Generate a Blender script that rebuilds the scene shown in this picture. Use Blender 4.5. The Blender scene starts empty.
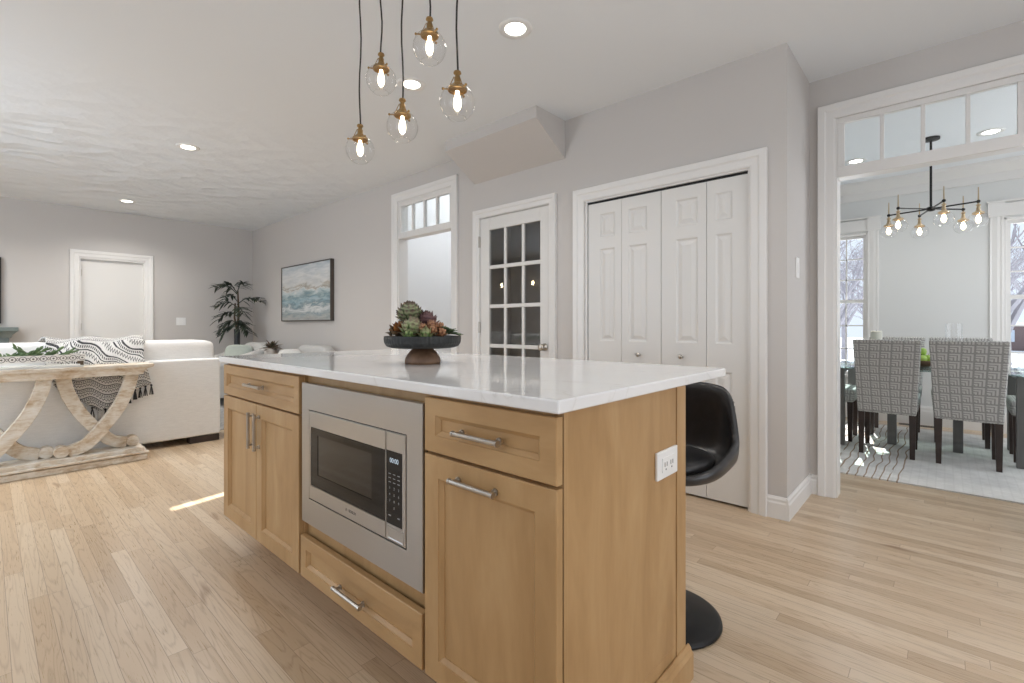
import bpy, bmesh, math, random
from mathutils import Vector, Matrix, Euler
PI = math.pi
S = bpy.context.scene
COL = S.collection
random.seed(7)

# ------------------------------------------------------------------ camera
cam = bpy.data.objects.new('camera', bpy.data.cameras.new('camera'))
COL.objects.link(cam)
S.camera = cam
cam.data.sensor_fit = 'HORIZONTAL'
cam.data.sensor_width = 36.0
cam.data.lens = 478.3 / 1024 * 36
cam.data.shift_y = -15.9 / 1024
cam.data.clip_start = 0.02
cam.data.clip_end = 300
cam.location = (0, 0, 1.075)
cam.rotation_euler = (PI / 2, 0, 0.7363 - PI / 2)

# ------------------------------------------------------------------ world, sun, added fill lamps, exposure
S.view_settings.view_transform = 'Standard'
S.view_settings.look = 'None'
S.view_settings.gamma = 1.0
S.view_settings.use_curve_mapping = False
S.view_settings.exposure = 0.0
S.cycles.use_denoising = True
S.cycles.max_bounces = 12
S.cycles.diffuse_bounces = 6
S.cycles.glossy_bounces = 5
S.cycles.transmission_bounces = 8
S.cycles.transparent_max_bounces = 24
S.cycles.sample_clamp_indirect = 6.0
S.cycles.caustics_reflective = False
S.cycles.caustics_refractive = False

w = bpy.data.worlds.new('winter_sky')
S.world = w
w.use_nodes = True
bgn = w.node_tree.nodes['Background']
bgn.inputs['Color'].default_value = (0.80, 0.88, 1.0, 1)
bgn.inputs['Strength'].default_value = 1.15


def sun(name, frm, strength, color, angle):
    l = bpy.data.lights.new(name, 'SUN')
    l.energy = strength
    l.color = color
    l.angle = math.radians(angle)
    o = bpy.data.objects.new(name, l)
    COL.objects.link(o)
    o.location = Vector(frm) * 20
    o.rotation_euler = (-Vector(frm)).to_track_quat('-Z', 'Y').to_euler()


def area(name, loc, aim, sx, sy, power, color=(1, 1, 1)):
    l = bpy.data.lights.new(name, 'AREA')
    l.shape = 'RECTANGLE'
    l.size = sx
    l.size_y = sy
    l.energy = power
    l.color = color
    o = bpy.data.objects.new(name, l)
    COL.objects.link(o)
    o.location = loc
    o.rotation_euler = Vector(aim).to_track_quat('-Z', 'Z').to_euler()
    return o


sun('winter_sun', (1.0, 0.2, 0.855), 15.0, (1.0, 0.97, 0.93), 0.4)
area('living_side_fill', (-2.05, 4.6, 1.45), (1, 0.6, -0.22), 3.0, 1.7, 72, (0.80, 0.90, 1.0))  # added fill lamp, standing in for unseen living room windows
area('kitchen_side_fill', (-2.12, 0.6, 1.5), (1, 0, 0), 2.4, 1.5, 14, (0.90, 0.95, 1.0))  # fill lamp added at an invented kitchen opening, out of view
area('kitchen_rear_fill', (0.9, -2.52, 1.25), (0, 1, 0), 2.8, 2.1, 36, (0.93, 0.96, 1.0))  # another added fill, set in a made-up doorway behind the camera
area('dining_side_fill', (5.3, -1.52, 1.4), (0, 1, 0), 2.2, 1.7, 17, (0.90, 0.95, 1.0))  # added to brighten the dining room; the bay opening is invented
area('foyer_fill', (5.12, 3.75, 3.6), (-1, 0.3, -0.6), 0.8, 1.2, 66, (0.90, 0.95, 1.0))  # fill lamp added to whiten the foyer, in front of solid wall


# ------------------------------------------------------------------ material helpers
class NT:
    def __init__(self, name):
        self.mat = bpy.data.materials.new(name)
        self.mat.use_nodes = True
        self.nt = self.mat.node_tree
        self.b = self.nt.nodes['Principled BSDF']
        self.out = self.nt.nodes['Material Output']

    def n(self, typ, **kw):
        nd = self.nt.nodes.new(typ)
        for k, v in kw.items():
            setattr(nd, k, v)
        return nd

    def put(self, sock, v):
        if hasattr(v, 'is_output'):
            self.nt.links.new(v, sock)
        else:
            sock.default_value = v

    def m(self, op, a, b=0.0, c=0.0):
        nd = self.n('ShaderNodeMath', operation=op)
        self.put(nd.inputs[0], a)
        self.put(nd.inputs[1], b)
        self.put(nd.inputs[2], c)
        return nd.outputs[0]

    def pos(self, local=False):
        if local:
            t = self.n('ShaderNodeTexCoord').outputs['Object']
        else:
            t = self.n('ShaderNodeNewGeometry').outputs['Position']
        s = self.n('ShaderNodeSeparateXYZ')
        self.nt.links.new(t, s.inputs[0])
        return s.outputs[0], s.outputs[1], s.outputs[2]

    def vec(self, x, y, z=0.0):
        c = self.n('ShaderNodeCombineXYZ')
        self.put(c.inputs[0], x)
        self.put(c.inputs[1], y)
        self.put(c.inputs[2], z)
        return c.outputs[0]

    def noise(self, v, scale=1.0, detail=3.0, rough=0.5, dist=0.0):
        nd = self.n('ShaderNodeTexNoise')
        self.put(nd.inputs['Vector'], v)
        nd.inputs['Scale'].default_value = scale
        nd.inputs['Detail'].default_value = detail
        nd.inputs['Roughness'].default_value = rough
        nd.inputs['Distortion'].default_value = dist
        return nd.outputs[0]

    def white(self, v):
        nd = self.n('ShaderNodeTexWhiteNoise', noise_dimensions='3D')
        self.put(nd.inputs['Vector'], v)
        return nd.outputs['Value']

    def ramp(self, fac, stops, interp='LINEAR'):
        nd = self.n('ShaderNodeValToRGB')
        nd.color_ramp.interpolation = interp
        el = nd.color_ramp.elements
        while len(el) < len(stops):
            el.new(0.5)
        for e, (p, c) in zip(el, stops):
            e.position = p
            e.color = (*c, 1)
        self.put(nd.inputs[0], fac)
        return nd.outputs[0]

    def mix(self, fac, a, b, blend='MIX'):
        nd = self.n('ShaderNodeMix', data_type='RGBA', blend_type=blend)
        self.put(nd.inputs[0], fac)
        for i, v in ((6, a), (7, b)):
            self.put(nd.inputs[i], v if hasattr(v, 'is_output') else (*v, 1))
        return nd.outputs[2]

    def bump(self, h, strength=0.3, dist=0.01):
        nd = self.n('ShaderNodeBump')
        nd.inputs['Strength'].default_value = strength
        nd.inputs['Distance'].default_value = dist
        self.put(nd.inputs['Height'], h)
        self.nt.links.new(nd.outputs[0], self.b.inputs['Normal'])

    def base(self, c):
        self.put(self.b.inputs['Base Color'], c if hasattr(c, 'is_output') else (*c, 1))

    def set(self, rough=None, metal=None, spec=None, coat=None):
        for k, v in (('Roughness', rough), ('Metallic', metal), ('Specular IOR Level', spec), ('Coat Weight', coat)):
            if v is not None:
                self.put(self.b.inputs[k], v)


def plain(name, c, rough=0.5, metal=0.0, spec=None, var=0.0, scale=6.0):
    t = NT(name)
    if var:
        x, y, z = t.pos()
        n = t.noise(t.vec(x, y, z), scale, 3)
        t.base(t.ramp(n, [(0.25, tuple(v * (1 - var) for v in c)), (0.75, tuple(min(1, v * (1 + var)) for v in c))]))
    else:
        t.base(c)
    t.set(rough, metal, spec)
    return t.mat


def glow(name, c, strength):
    t = NT(name)
    e = t.n('ShaderNodeEmission')
    e.inputs[0].default_value = (*c, 1)
    e.inputs[1].default_value = strength
    t.nt.links.new(e.outputs[0], t.out.inputs[0])
    return t.mat


def clear(name, tint=(1, 1, 1), ior=1.45, rough=0.0, boost=1.0):
    """thin clear glass: sees through, with the reflection a pane has"""
    t = NT(name)
    tr = t.n('ShaderNodeBsdfTransparent')
    tr.inputs[0].default_value = (*tint, 1)
    gl = t.n('ShaderNodeBsdfGlossy')
    gl.inputs['Roughness'].default_value = rough
    lw = t.n('ShaderNodeLayerWeight')
    f0 = ((ior - 1) / (ior + 1)) ** 2
    p5 = t.m('POWER', lw.outputs['Facing'], 5.0)
    fr = t.m('ADD', f0, t.m('MULTIPLY', p5, 1 - f0))
    mx = t.n('ShaderNodeMixShader')
    t.put(mx.inputs[0], t.m('MINIMUM', t.m('MULTIPLY', fr, boost), 1.0))
    t.nt.links.new(tr.outputs[0], mx.inputs[1])
    t.nt.links.new(gl.outputs[0], mx.inputs[2])
    t.nt.links.new(mx.outputs[0], t.out.inputs[0])
    return t.mat


def maple(name, axis):
    t = NT(name)
    x, y, z = t.pos()
    k = {'z': (6, 6, 1.3), 'y': (6, 1.3, 6)}[axis]
    v = t.vec(t.m('MULTIPLY', x, k[0]), t.m('MULTIPLY', y, k[1]), t.m('MULTIPLY', z, k[2]))
    a = t.noise(v, 1.6, 5, 0.55, 0.7)
    v2 = t.vec(t.m('MULTIPLY', x, k[0] * 9), t.m('MULTIPLY', y, k[1] * 7), t.m('MULTIPLY', z, k[2] * 7))
    b = t.noise(v2, 1.5, 2, 0.6)
    f = t.m('ADD', t.m('MULTIPLY', a, 0.86), t.m('MULTIPLY', b, 0.14))
    t.base(t.ramp(f, [(0.3, (0.355, 0.208, 0.088)), (0.5, (0.425, 0.260, 0.118)), (0.7, (0.485, 0.315, 0.155))]))
    t.set(0.38, 0, 0.4)
    t.bump(b, 0.04, 0.002)
    return t.mat


def oak_floor():
    t = NT('oak_strip_floor')
    x, y, z = t.pos()
    rx = t.m('DIVIDE', x, 0.0571)
    row = t.m('FLOOR', rx)
    fx = t.m('FRACT', rx)
    off = t.white(t.vec(row, 3.3, 1.0))
    ty = t.m('ADD', t.m('DIVIDE', y, 1.05), t.m('MULTIPLY', off, 9.0))
    col = t.m('FLOOR', ty)
    fy = t.m('FRACT', ty)
    v = t.white(t.vec(row, col, 0.5))
    tone = t.ramp(v, [(0.0, (0.47, 0.34, 0.215)), (0.2, (0.54, 0.40, 0.262)), (0.6, (0.585, 0.45, 0.308)), (1.0, (0.64, 0.515, 0.375))])
    g1 = t.noise(t.vec(t.m('ADD', t.m('MULTIPLY', x, 14), t.m('MULTIPLY', v, 40)), t.m('ADD', t.m('MULTIPLY', y, 0.8), t.m('MULTIPLY', v, 17)), 0), 1.0, 2, 0.5, 0.4)
    rings = t.m('ABSOLUTE', t.m('SINE', t.m('MULTIPLY', g1, 46)))
    g2 = t.noise(t.vec(t.m('MULTIPLY', x, 420), t.m('MULTIPLY', y, 9), v), 1.0, 2, 0.6)
    shade = t.ramp(t.m('ADD', t.m('MULTIPLY', rings, 0.55), t.m('MULTIPLY', g2, 0.45)), [(0.08, (0.74, 0.69, 0.64)), (0.55, (1, 1, 1))])
    c = t.mix(1.0, tone, shade, 'MULTIPLY')
    kn = t.noise(t.vec(t.m('MULTIPLY', x, 11), t.m('MULTIPLY', y, 2.4), 4), 1.0, 2, 0.5)
    knot = t.ramp(kn, [(0.69, (1, 1, 1)), (0.78, (0.60, 0.50, 0.42))])
    c = t.mix(1.0, c, knot, 'MULTIPLY')
    ex = t.m('MULTIPLY', t.m('MINIMUM', fx, t.m('SUBTRACT', 1.0, fx)), 0.0571)
    ey = t.m('MULTIPLY', t.m('MINIMUM', fy, t.m('SUBTRACT', 1.0, fy)), 1.05)
    gap = t.m('LESS_THAN', t.m('MINIMUM', ex, ey), 0.0009)
    c = t.mix(t.m('MULTIPLY', gap, 0.65), c, (0.20, 0.12, 0.07))
    t.base(c)
    t.set(t.m('ADD', 0.24, t.m('MULTIPLY', g2, 0.10)), 0, 0.9)
    t.bump(t.m('SUBTRACT', 1.0, gap), 0.15, 0.001)
    return t.mat


def plaster_ceiling():
    t = NT('stippled_plaster_ceiling')
    x, y, z = t.pos()
    d = t.noise(t.vec(x, y, 0), 2.2, 2)
    vo = t.n('ShaderNodeTexVoronoi', feature='F1')
    t.put(vo.inputs['Vector'], t.vec(t.m('ADD', t.m('MULTIPLY', x, 3.2), t.m('MULTIPLY', d, 1.2)), t.m('ADD', t.m('MULTIPLY', y, 6.0), t.m('MULTIPLY', d, 1.5)), 0))
    vo.inputs['Scale'].default_value = 1.0
    h = t.m('ADD', vo.outputs['Distance'], t.m('MULTIPLY', t.noise(t.vec(x, y, 0), 26, 3), 0.18))
    t.base((0.79, 0.82, 0.85))
    t.set(0.85, 0, 0.2)
    sm = t.n('ShaderNodeMapRange', interpolation_type='SMOOTHSTEP')
    t.put(sm.inputs['Value'], y)
    sm.inputs['From Min'].default_value = 3.2
    sm.inputs['From Max'].default_value = 7.0
    sm.inputs['To Min'].default_value = 0.06
    sm.inputs['To Max'].default_value = 2.6
    t.bump(t.m('MULTIPLY', h, sm.outputs[0]), 0.6, 0.025)
    return t.mat


def paint(name, c, rough=0.6):
    t = NT(name)
    x, y, z = t.pos()
    n = t.noise(t.vec(x, y, z), 180, 2)
    t.base(c)
    t.set(rough, 0, 0.3)
    t.bump(n, 0.03, 0.002)
    return t.mat


def quartz():
    t = NT('white_quartz')
    x, y, z = t.pos()
    v = t.vec(x, y, z)
    d = t.noise(v, 1.8, 4, 0.55, 1.2)
    vein = t.m('ABSOLUTE', t.m('SUBTRACT', d, 0.5))
    cl = t.noise(v, 3.0, 4)
    c = t.ramp(vein, [(0.0, (0.70, 0.695, 0.685)), (0.004, (0.77, 0.768, 0.76)), (0.02, (0.80, 0.80, 0.80))])
    t.base(t.mix(0.12, c, t.ramp(cl, [(0.3, (0.62, 0.62, 0.62)), (0.6, (0.84, 0.84, 0.84))])))
    t.set(0.07, 0, 0.6)
    return t.mat


def steel():
    t = NT('brushed_stainless_steel')
    x, y, z = t.pos()
    b = t.noise(t.vec(t.m('MULTIPLY', x, 3), t.m('MULTIPLY', y, 2.5), t.m('MULTIPLY', z, 260)), 1.0, 2)
    t.base(t.ramp(b, [(0.2, (0.415, 0.405, 0.395)), (0.8, (0.425, 0.415, 0.405))]))
    t.set(t.m('ADD', 0.27, t.m('MULTIPLY', b, 0.02)), 1.0)
    return t.mat


def whitewash():
    t = NT('whitewashed_pine')
    x, y, z = t.pos()
    a = t.noise(t.vec(t.m('MULTIPLY', x, 7), t.m('MULTIPLY', y, 7), t.m('MULTIPLY', z, 9)), 1.0, 4, 0.6, 0.8)
    b = t.noise(t.vec(t.m('MULTIPLY', x, 18), t.m('MULTIPLY', y, 30), t.m('MULTIPLY', z, 70)), 1.0, 3, 0.65, 0.5)
    f = t.m('ADD', t.m('MULTIPLY', a, 0.6), t.m('MULTIPLY', b, 0.4))
    t.base(t.ramp(f, [(0.30, (0.38, 0.27, 0.17)), (0.42, (0.55, 0.445, 0.33)), (0.52, (0.68, 0.62, 0.53)), (0.66, (0.76, 0.73, 0.68))]))
    t.set(0.75, 0, 0.25)
    t.bump(f, 0.25, 0.004)
    return t.mat


def woven(name, c, var=0.12, scale=260):
    t = NT(name)
    x, y, z = t.pos()
    n = t.noise(t.vec(x, y, z), scale, 2)
    n2 = t.noise(t.vec(x, y, t.m('MULTIPLY', z, 6)), 22, 3)
    f = t.m('ADD', t.m('MULTIPLY', n, 0.5), t.m('MULTIPLY', n2, 0.5))
    t.base(t.ramp(f, [(0.3, tuple(v * (1 - var) for v in c)), (0.7, tuple(min(1, v * (1 + var)) for v in c))]))
    t.set(0.92, 0, 0.1)
    t.bump(n, 0.2, 0.003)
    return t.mat


def maze_fabric():
    """grey upholstery woven with nested square corners, tile after tile"""
    t = NT('grey_key_pattern_fabric')
    uv = t.n('ShaderNodeUVMap').outputs[0]
    s = t.n('ShaderNodeSeparateXYZ')
    t.nt.links.new(uv, s.inputs[0])
    u = t.m('DIVIDE', s.outputs[0], 0.062)
    v = t.m('DIVIDE', s.outputs[1], 0.062)
    fu = t.m('FRACT', u)
    fv = t.m('FRACT', v)
    mx = t.m('MAXIMUM', t.m('SUBTRACT', 1.0, fu), fv)
    ring = t.m('LESS_THAN', t.m('FRACT', t.m('MULTIPLY', mx, 3.6)), 0.42)
    edge = t.m('GREATER_THAN', mx, 0.93)
    f = t.m('MAXIMUM', ring, edge)
    n = t.noise(t.vec(s.outputs[0], s.outputs[1], 0), 160, 2)
    c = t.mix(f, (0.60, 0.59, 0.57), (0.285, 0.28, 0.27))
    t.base(t.mix(0.25, c, t.ramp(n, [(0.3, (0.3, 0.3, 0.29)), (0.7, (0.62, 0.61, 0.6))])))
    t.set(0.9, 0, 0.1)
    return t.mat


def dining_rug_mat():
    t = NT('cream_rug_with_brown_lines')
    x, y, z = t.pos()
    wob = t.noise(t.vec(t.m('MULTIPLY', x, 2.2), t.m('MULTIPLY', y, 3), 0), 1.0, 1)
    yy = t.m('ADD', y, t.m('MULTIPLY', t.m('SUBTRACT', wob, 0.5), 0.10))
    ln = t.m('LESS_THAN', t.m('ABSOLUTE', t.m('SUBTRACT', t.m('FRACT', t.m('DIVIDE', yy, 0.052)), 0.5)), 0.085)
    msk = t.m('GREATER_THAN', y, 0.225)
    brk = t.m('GREATER_THAN', t.noise(t.vec(t.m('MULTIPLY', x, 3), t.m('MULTIPLY', y, 25), 2), 1, 2), 0.36)
    f = t.m('MULTIPLY', t.m('MULTIPLY', ln, msk), brk)
    gx = t.m('LESS_THAN', t.m('FRACT', t.m('DIVIDE', x, 0.045)), 0.18)
    gy = t.m('LESS_THAN', t.m('FRACT', t.m('DIVIDE', y, 0.045)), 0.18)
    gr = t.m('MAXIMUM', gx, gy)
    n = t.noise(t.vec(x, y, 0), 9, 4)
    c = t.ramp(n, [(0.3, (0.60, 0.59, 0.57)), (0.65, (0.74, 0.73, 0.71))])
    c = t.mix(t.m('MULTIPLY', gr, 0.22), c, (0.5, 0.49, 0.47))
    t.base(t.mix(t.m('MULTIPLY', f, 0.85), c, (0.27, 0.18, 0.11)))
    t.set(0.95, 0, 0.1)
    t.bump(n, 0.2, 0.004)
    return t.mat


def throw_mat():
    t = NT('black_and_white_woven_throw')
    uv = t.n('ShaderNodeUVMap').outputs[0]
    s = t.n('ShaderNodeSeparateXYZ')
    t.nt.links.new(uv, s.inputs[0])
    u, v = s.outputs[0], s.outputs[1]
    n0 = t.noise(t.vec(u, v, 0), 9, 2)
    vv = t.m('ADD', v, t.m('MULTIPLY', n0, 0.012))
    band = t.m('FRACT', t.m('DIVIDE', vv, 0.062))
    thin = t.m('LESS_THAN', t.m('ABSOLUTE', t.m('SUBTRACT', band, 0.12)), 0.05)
    thin2 = t.m('LESS_THAN', t.m('ABSOLUTE', t.m('SUBTRACT', band, 0.48)), 0.035)
    dash = t.m('MULTIPLY', t.m('LESS_THAN', t.m('ABSOLUTE', t.m('SUBTRACT', band, 0.30)), 0.07), t.m('LESS_THAN', t.m('FRACT', t.m('DIVIDE', u, 0.013)), 0.55))
    zig = t.m('ABSOLUTE', t.m('SUBTRACT', t.m('FRACT', t.m('DIVIDE', u, 0.018)), 0.5))
    zz = t.m('LESS_THAN', t.m('ABSOLUTE', t.m('SUBTRACT', band, t.m('ADD', 0.63, t.m('MULTIPLY', zig, 0.45)))), 0.05)
    f = t.m('MAXIMUM', t.m('MAXIMUM', thin, thin2), t.m('MAXIMUM', dash, zz))
    g = t.noise(t.vec(t.m('MULTIPLY', u, 160), t.m('MULTIPLY', v, 160), 0), 1, 2)
    c = t.mix(f, (0.66, 0.65, 0.63), (0.055, 0.055, 0.06))
    t.base(t.mix(t.m('MULTIPLY', t.m('GREATER_THAN', g, 0.6), 0.35), c, (0.3, 0.3, 0.3)))
    t.set(0.95, 0, 0.1)
    t.bump(g, 0.3, 0.004)
    return t.mat


def tray_mat():
    t = NT('white_tray_with_black_medallions')
    x, y, z = t.pos()
    u = t.m('SUBTRACT', t.m('FRACT', t.m('DIVIDE', x, 0.052)), 0.5)
    a = t.m('MULTIPLY', u, 0.052)
    b = t.m('SUBTRACT', z, 0.836)
    r = t.m('SQRT', t.m('ADD', t.m('MULTIPLY', a, a), t.m('MULTIPLY', b, b)))
    ring = t.m('LESS_THAN', t.m('ABSOLUTE', t.m('SUBTRACT', r, 0.0175)), 0.0018)
    dot = t.m('LESS_THAN', r, 0.006)
    u2 = t.m('MULTIPLY', t.m('SUBTRACT', t.m('FRACT', t.m('ADD', t.m('DIVIDE', x, 0.052), 0.5)), 0.5), 0.052)
    r2 = t.m('ADD', t.m('ABSOLUTE', u2), t.m('ABSOLUTE', b))
    dia = t.m('LESS_THAN', t.m('ABSOLUTE', t.m('SUBTRACT', r2, 0.009)), 0.0022)
    f = t.m('MAXIMUM', t.m('MAXIMUM', ring, dot), dia)
    t.base(t.mix(f, (0.78, 0.76, 0.72), (0.10, 0.085, 0.08)))
    t.set(0.5)
    return t.mat


def seascape():
    t = NT('abstract_seascape_paint')
    x, y, z = t.pos()
    zz = t.m('DIVIDE', t.m('SUBTRACT', z, 1.15), 0.77)
    n = t.noise(t.vec(t.m('MULTIPLY', y, 1.4), t.m('MULTIPLY', z, 5), 0), 2.2, 6, 0.62, 0.9)
    n2 = t.noise(t.vec(t.m('MULTIPLY', y, 2), t.m('MULTIPLY', z, 12), 5), 2.0, 5, 0.6, 0.6)
    h = t.m('ADD', zz, t.m('MULTIPLY', t.m('SUBTRACT', n, 0.5), 0.42))
    c = t.ramp(h, [(0.0, (0.34, 0.33, 0.30)), (0.12, (0.20, 0.26, 0.28)), (0.20, (0.66, 0.67, 0.66)), (0.27, (0.08, 0.16, 0.19)),
                   (0.34, (0.25, 0.40, 0.47)), (0.42, (0.10, 0.20, 0.23)), (0.50, (0.46, 0.56, 0.58)), (0.555, (0.70, 0.69, 0.66)),
                   (0.585, (0.33, 0.26, 0.17)), (0.63, (0.66, 0.64, 0.61)), (0.8, (0.70, 0.70, 0.70)), (1.0, (0.46, 0.52, 0.57))])
    t.base(t.mix(0.3, c, t.ramp(n2, [(0.35, (0.24, 0.32, 0.35)), (0.65, (0.75, 0.75, 0.73))])))
    t.set(0.7)
    t.bump(n2, 0.2, 0.004)
    return t.mat


def leafy(name, c1, c2, rough=0.5, scale=9):
    t = NT(name)
    x, y, z = t.pos()
    n = t.noise(t.vec(x, y, z), scale, 3)
    t.base(t.ramp(n, [(0.35, c1), (0.65, c2)]))
    t.set(rough)
    return t.mat


def bract(name, R, inner, mid, tip, edge):
    """scaly bud: deep colour where the bracts overlap, paler tips with a darker point"""
    t = NT(name)
    x, y, z = t.pos(local=True)
    r = t.m('SQRT', t.m('ADD', t.m('ADD', t.m('MULTIPLY', x, x), t.m('MULTIPLY', y, y)), t.m('MULTIPLY', z, z)))
    n = t.noise(t.vec(x, y, z), 70, 2)
    f = t.m('ADD', t.m('DIVIDE', t.m('SUBTRACT', t.m('DIVIDE', r, R), 0.9), 0.6), t.m('MULTIPLY', t.m('SUBTRACT', n, 0.5), 0.35))
    t.base(t.ramp(f, [(0.05, inner), (0.35, mid), (0.7, tip), (0.95, edge)]))
    t.set(0.6)
    return t.mat


M = {}
M['floor'] = oak_floor()
M['ceil'] = plaster_ceiling()
M['wall'] = paint('greige_wall_paint', (0.552, 0.528, 0.508))
M['wall_white'] = paint('white_wall_paint', (0.80, 0.80, 0.80))
M['wall_dining'] = paint('pale_grey_wall_paint', (0.68, 0.69, 0.685))
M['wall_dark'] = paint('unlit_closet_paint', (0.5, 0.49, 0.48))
M['trim'] = plain('white_trim_paint', (0.74, 0.73, 0.715), 0.35)
M['door'] = plain('white_door_paint', (0.69, 0.68, 0.66), 0.38)
M['maple_v'] = maple('stained_maple_upright', 'z')
M['maple_h'] = maple('stained_maple_level', 'y')
M['quartz'] = quartz()
M['steel'] = steel()
M['nickel'] = plain('brushed_nickel', (0.50, 0.465, 0.42), 0.3, 1.0)
M['brass'] = plain('aged_brass', (0.36, 0.235, 0.105), 0.33, 1.0)
M['pale_brass'] = plain('pale_satin_brass', (0.56, 0.44, 0.29), 0.35, 1.0)
M['black_metal'] = plain('black_metal', (0.02, 0.02, 0.021), 0.4, 0.6)
M['black_gap'] = plain('black_plastic', (0.012, 0.012, 0.012), 0.5)
M['black_glass'] = plain('black_oven_glass', (0.008, 0.007, 0.0065), 0.04, 0, 0.2)
M['mesh_glass'] = plain('oven_window_mesh', (0.018, 0.016, 0.014), 0.05, 0, 0.4)
M['print'] = plain('grey_print', (0.32, 0.32, 0.32), 0.5)
M['logo_dark'] = plain('dark_grey_print', (0.05, 0.05, 0.05), 0.5)
M['digits'] = glow('clock_digits', (0.75, 0.88, 1.0), 0.7)
M['plate'] = plain('white_plastic', (0.80, 0.80, 0.79), 0.35)
M['plate_dark'] = plain('outlet_slot', (0.10, 0.10, 0.10), 0.5)
M['glass'] = clear('clear_glass', (1, 1, 1), 1.45)
M['globe'] = clear('thin_clear_globe_glass', (0.97, 0.97, 0.97), 1.5)
M['pane'] = clear('window_glass', (0.97, 0.98, 0.98), 1.35)
M['pantry_pane'] = clear('pantry_door_glass', (0.80, 0.80, 0.80), 1.6, 0.0, 1.4)
M['table_glass'] = clear('green_edged_table_glass', (0.80, 0.90, 0.88), 1.45)
M['bulb'] = glow('lit_bulb', (1.0, 0.84, 0.60), 9.0)
M['sconce_bulb'] = glow('sconce_bulb', (1.0, 0.80, 0.50), 45.0)
M['lens'] = glow('recessed_light_lens', (1.0, 0.93, 0.82), 11.0)
M['leather'] = plain('black_leather', (0.024, 0.024, 0.026), 0.33, 0, 0.6, 0.25, 30)
M['thread'] = plain('grey_stitching', (0.16, 0.16, 0.16), 0.7)
M['cream'] = woven('cream_sofa_linen', (0.77, 0.765, 0.75), 0.07)
M['greyfab'] = woven('light_grey_upholstery', (0.55, 0.54, 0.52), 0.08)
M['sage'] = woven('sage_green_linen', (0.42, 0.46, 0.42), 0.08)
M['offwhite'] = woven('off_white_linen', (0.66, 0.65, 0.62), 0.08)
M['darkwood'] = plain('espresso_wood', (0.035, 0.020, 0.015), 0.4, 0, None, 0.3, 12)
M['whitewash'] = whitewash()
M['throw'] = throw_mat()
M['tassel_dark'] = woven('charcoal_yarn', (0.05, 0.05, 0.055), 0.3)
M['tassel_light'] = woven('white_yarn', (0.62, 0.61, 0.59), 0.1)
M['tray'] = tray_mat()
M['seascape'] = seascape()
M['frame_dark'] = plain('dark_bronze_frame', (0.07, 0.055, 0.045), 0.45, 0, None, 0.2)
M['maze'] = maze_fabric()
M['leg_grey'] = plain('grey_painted_metal', (0.16, 0.16, 0.155), 0.45, 0.3)
M['rug'] = dining_rug_mat()
M['rug_grey'] = woven('grey_woven_rug', (0.36, 0.36, 0.36), 0.35, 60)
M['bowl'] = plain('charcoal_ribbed_ceramic', (0.013, 0.0145, 0.014), 0.5, 0, None, 0.2, 20)
M['walnut'] = leafy('walnut_foot', (0.10, 0.052, 0.028), (0.24, 0.135, 0.075), 0.5, 14)
M['amber'] = leafy('amber_petals', (0.16, 0.05, 0.01), (0.40, 0.16, 0.035), 0.6, 30)
M['artichoke'] = bract('artichoke_green', 0.036, (0.045, 0.065, 0.028), (0.13, 0.17, 0.075), (0.28, 0.30, 0.17), (0.13, 0.085, 0.065))
M['artichoke_light'] = bract('pale_artichoke_green', 0.032, (0.06, 0.10, 0.03), (0.17, 0.24, 0.085), (0.36, 0.37, 0.21), (0.20, 0.16, 0.10))
M['rosette'] = bract('fresh_green_rosette', 0.018, (0.07, 0.13, 0.03), (0.16, 0.25, 0.07), (0.30, 0.36, 0.16), (0.25, 0.25, 0.12))
M['purple'] = bract('purple_bracts', 0.036, (0.025, 0.010, 0.012), (0.075, 0.032, 0.037), (0.17, 0.085, 0.085), (0.10, 0.045, 0.045))
M['peach'] = bract('peach_petals', 0.016, (0.16, 0.06, 0.02), (0.33, 0.14, 0.06), (0.46, 0.26, 0.14), (0.26, 0.12, 0.07))
M['bronze'] = leafy('brown_outer_leaves', (0.05, 0.032, 0.016), (0.15, 0.10, 0.05), 0.6, 30)
M['leaf'] = leafy('dark_green_leaf', (0.05, 0.085, 0.035), (0.15, 0.20, 0.10), 0.5, 20)
M['palm'] = leafy('palm_leaf', (0.020, 0.032, 0.022), (0.065, 0.085, 0.055), 0.55, 8)
M['sprig'] = leafy('rosemary_green', (0.04, 0.085, 0.025), (0.13, 0.20, 0.075), 0.5, 20)
M['stem'] = plain('brown_stem', (0.11, 0.075, 0.045), 0.8)
M['planter'] = plain('charcoal_planter', (0.035, 0.038, 0.042), 0.5)
M['pot'] = leafy('brown_and_white_pot', (0.25, 0.16, 0.11), (0.60, 0.57, 0.53), 0.6, 7)
M['redleaf'] = leafy('reddish_green_leaf', (0.05, 0.06, 0.03), (0.16, 0.09, 0.06), 0.5, 20)
M['apple'] = leafy('green_apple_skin', (0.27, 0.45, 0.06), (0.42, 0.60, 0.13), 0.3, 12)
M['wirewood'] = plain('brown_wooden_bowl', (0.16, 0.09, 0.05), 0.5)
M['candle'] = plain('ivory_wax', (0.70, 0.68, 0.60), 0.6)
M['teal'] = leafy('weathered_teal_paint', (0.13, 0.165, 0.16), (0.20, 0.235, 0.225), 0.6, 10)
M['firebox'] = plain('dark_firebox', (0.015, 0.014, 0.013), 0.8)
M['tv'] = plain('dark_television_screen', (0.012, 0.012, 0.013), 0.12)
M['snow'] = plain('snow', (0.80, 0.83, 0.88), 0.8, 0, None, 0.05, 0.5)
M['bark'] = plain('winter_bark', (0.31, 0.30, 0.33), 0.9, 0, None, 0.15, 3)
M['clapboard'] = plain('brown_house_siding', (0.16, 0.115, 0.115), 0.8)
M['housepane'] = plain('house_window', (0.45, 0.52, 0.62), 0.2)
M['vent'] = plain('bronze_vent', (0.10, 0.085, 0.07), 0.5, 0.5)
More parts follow.
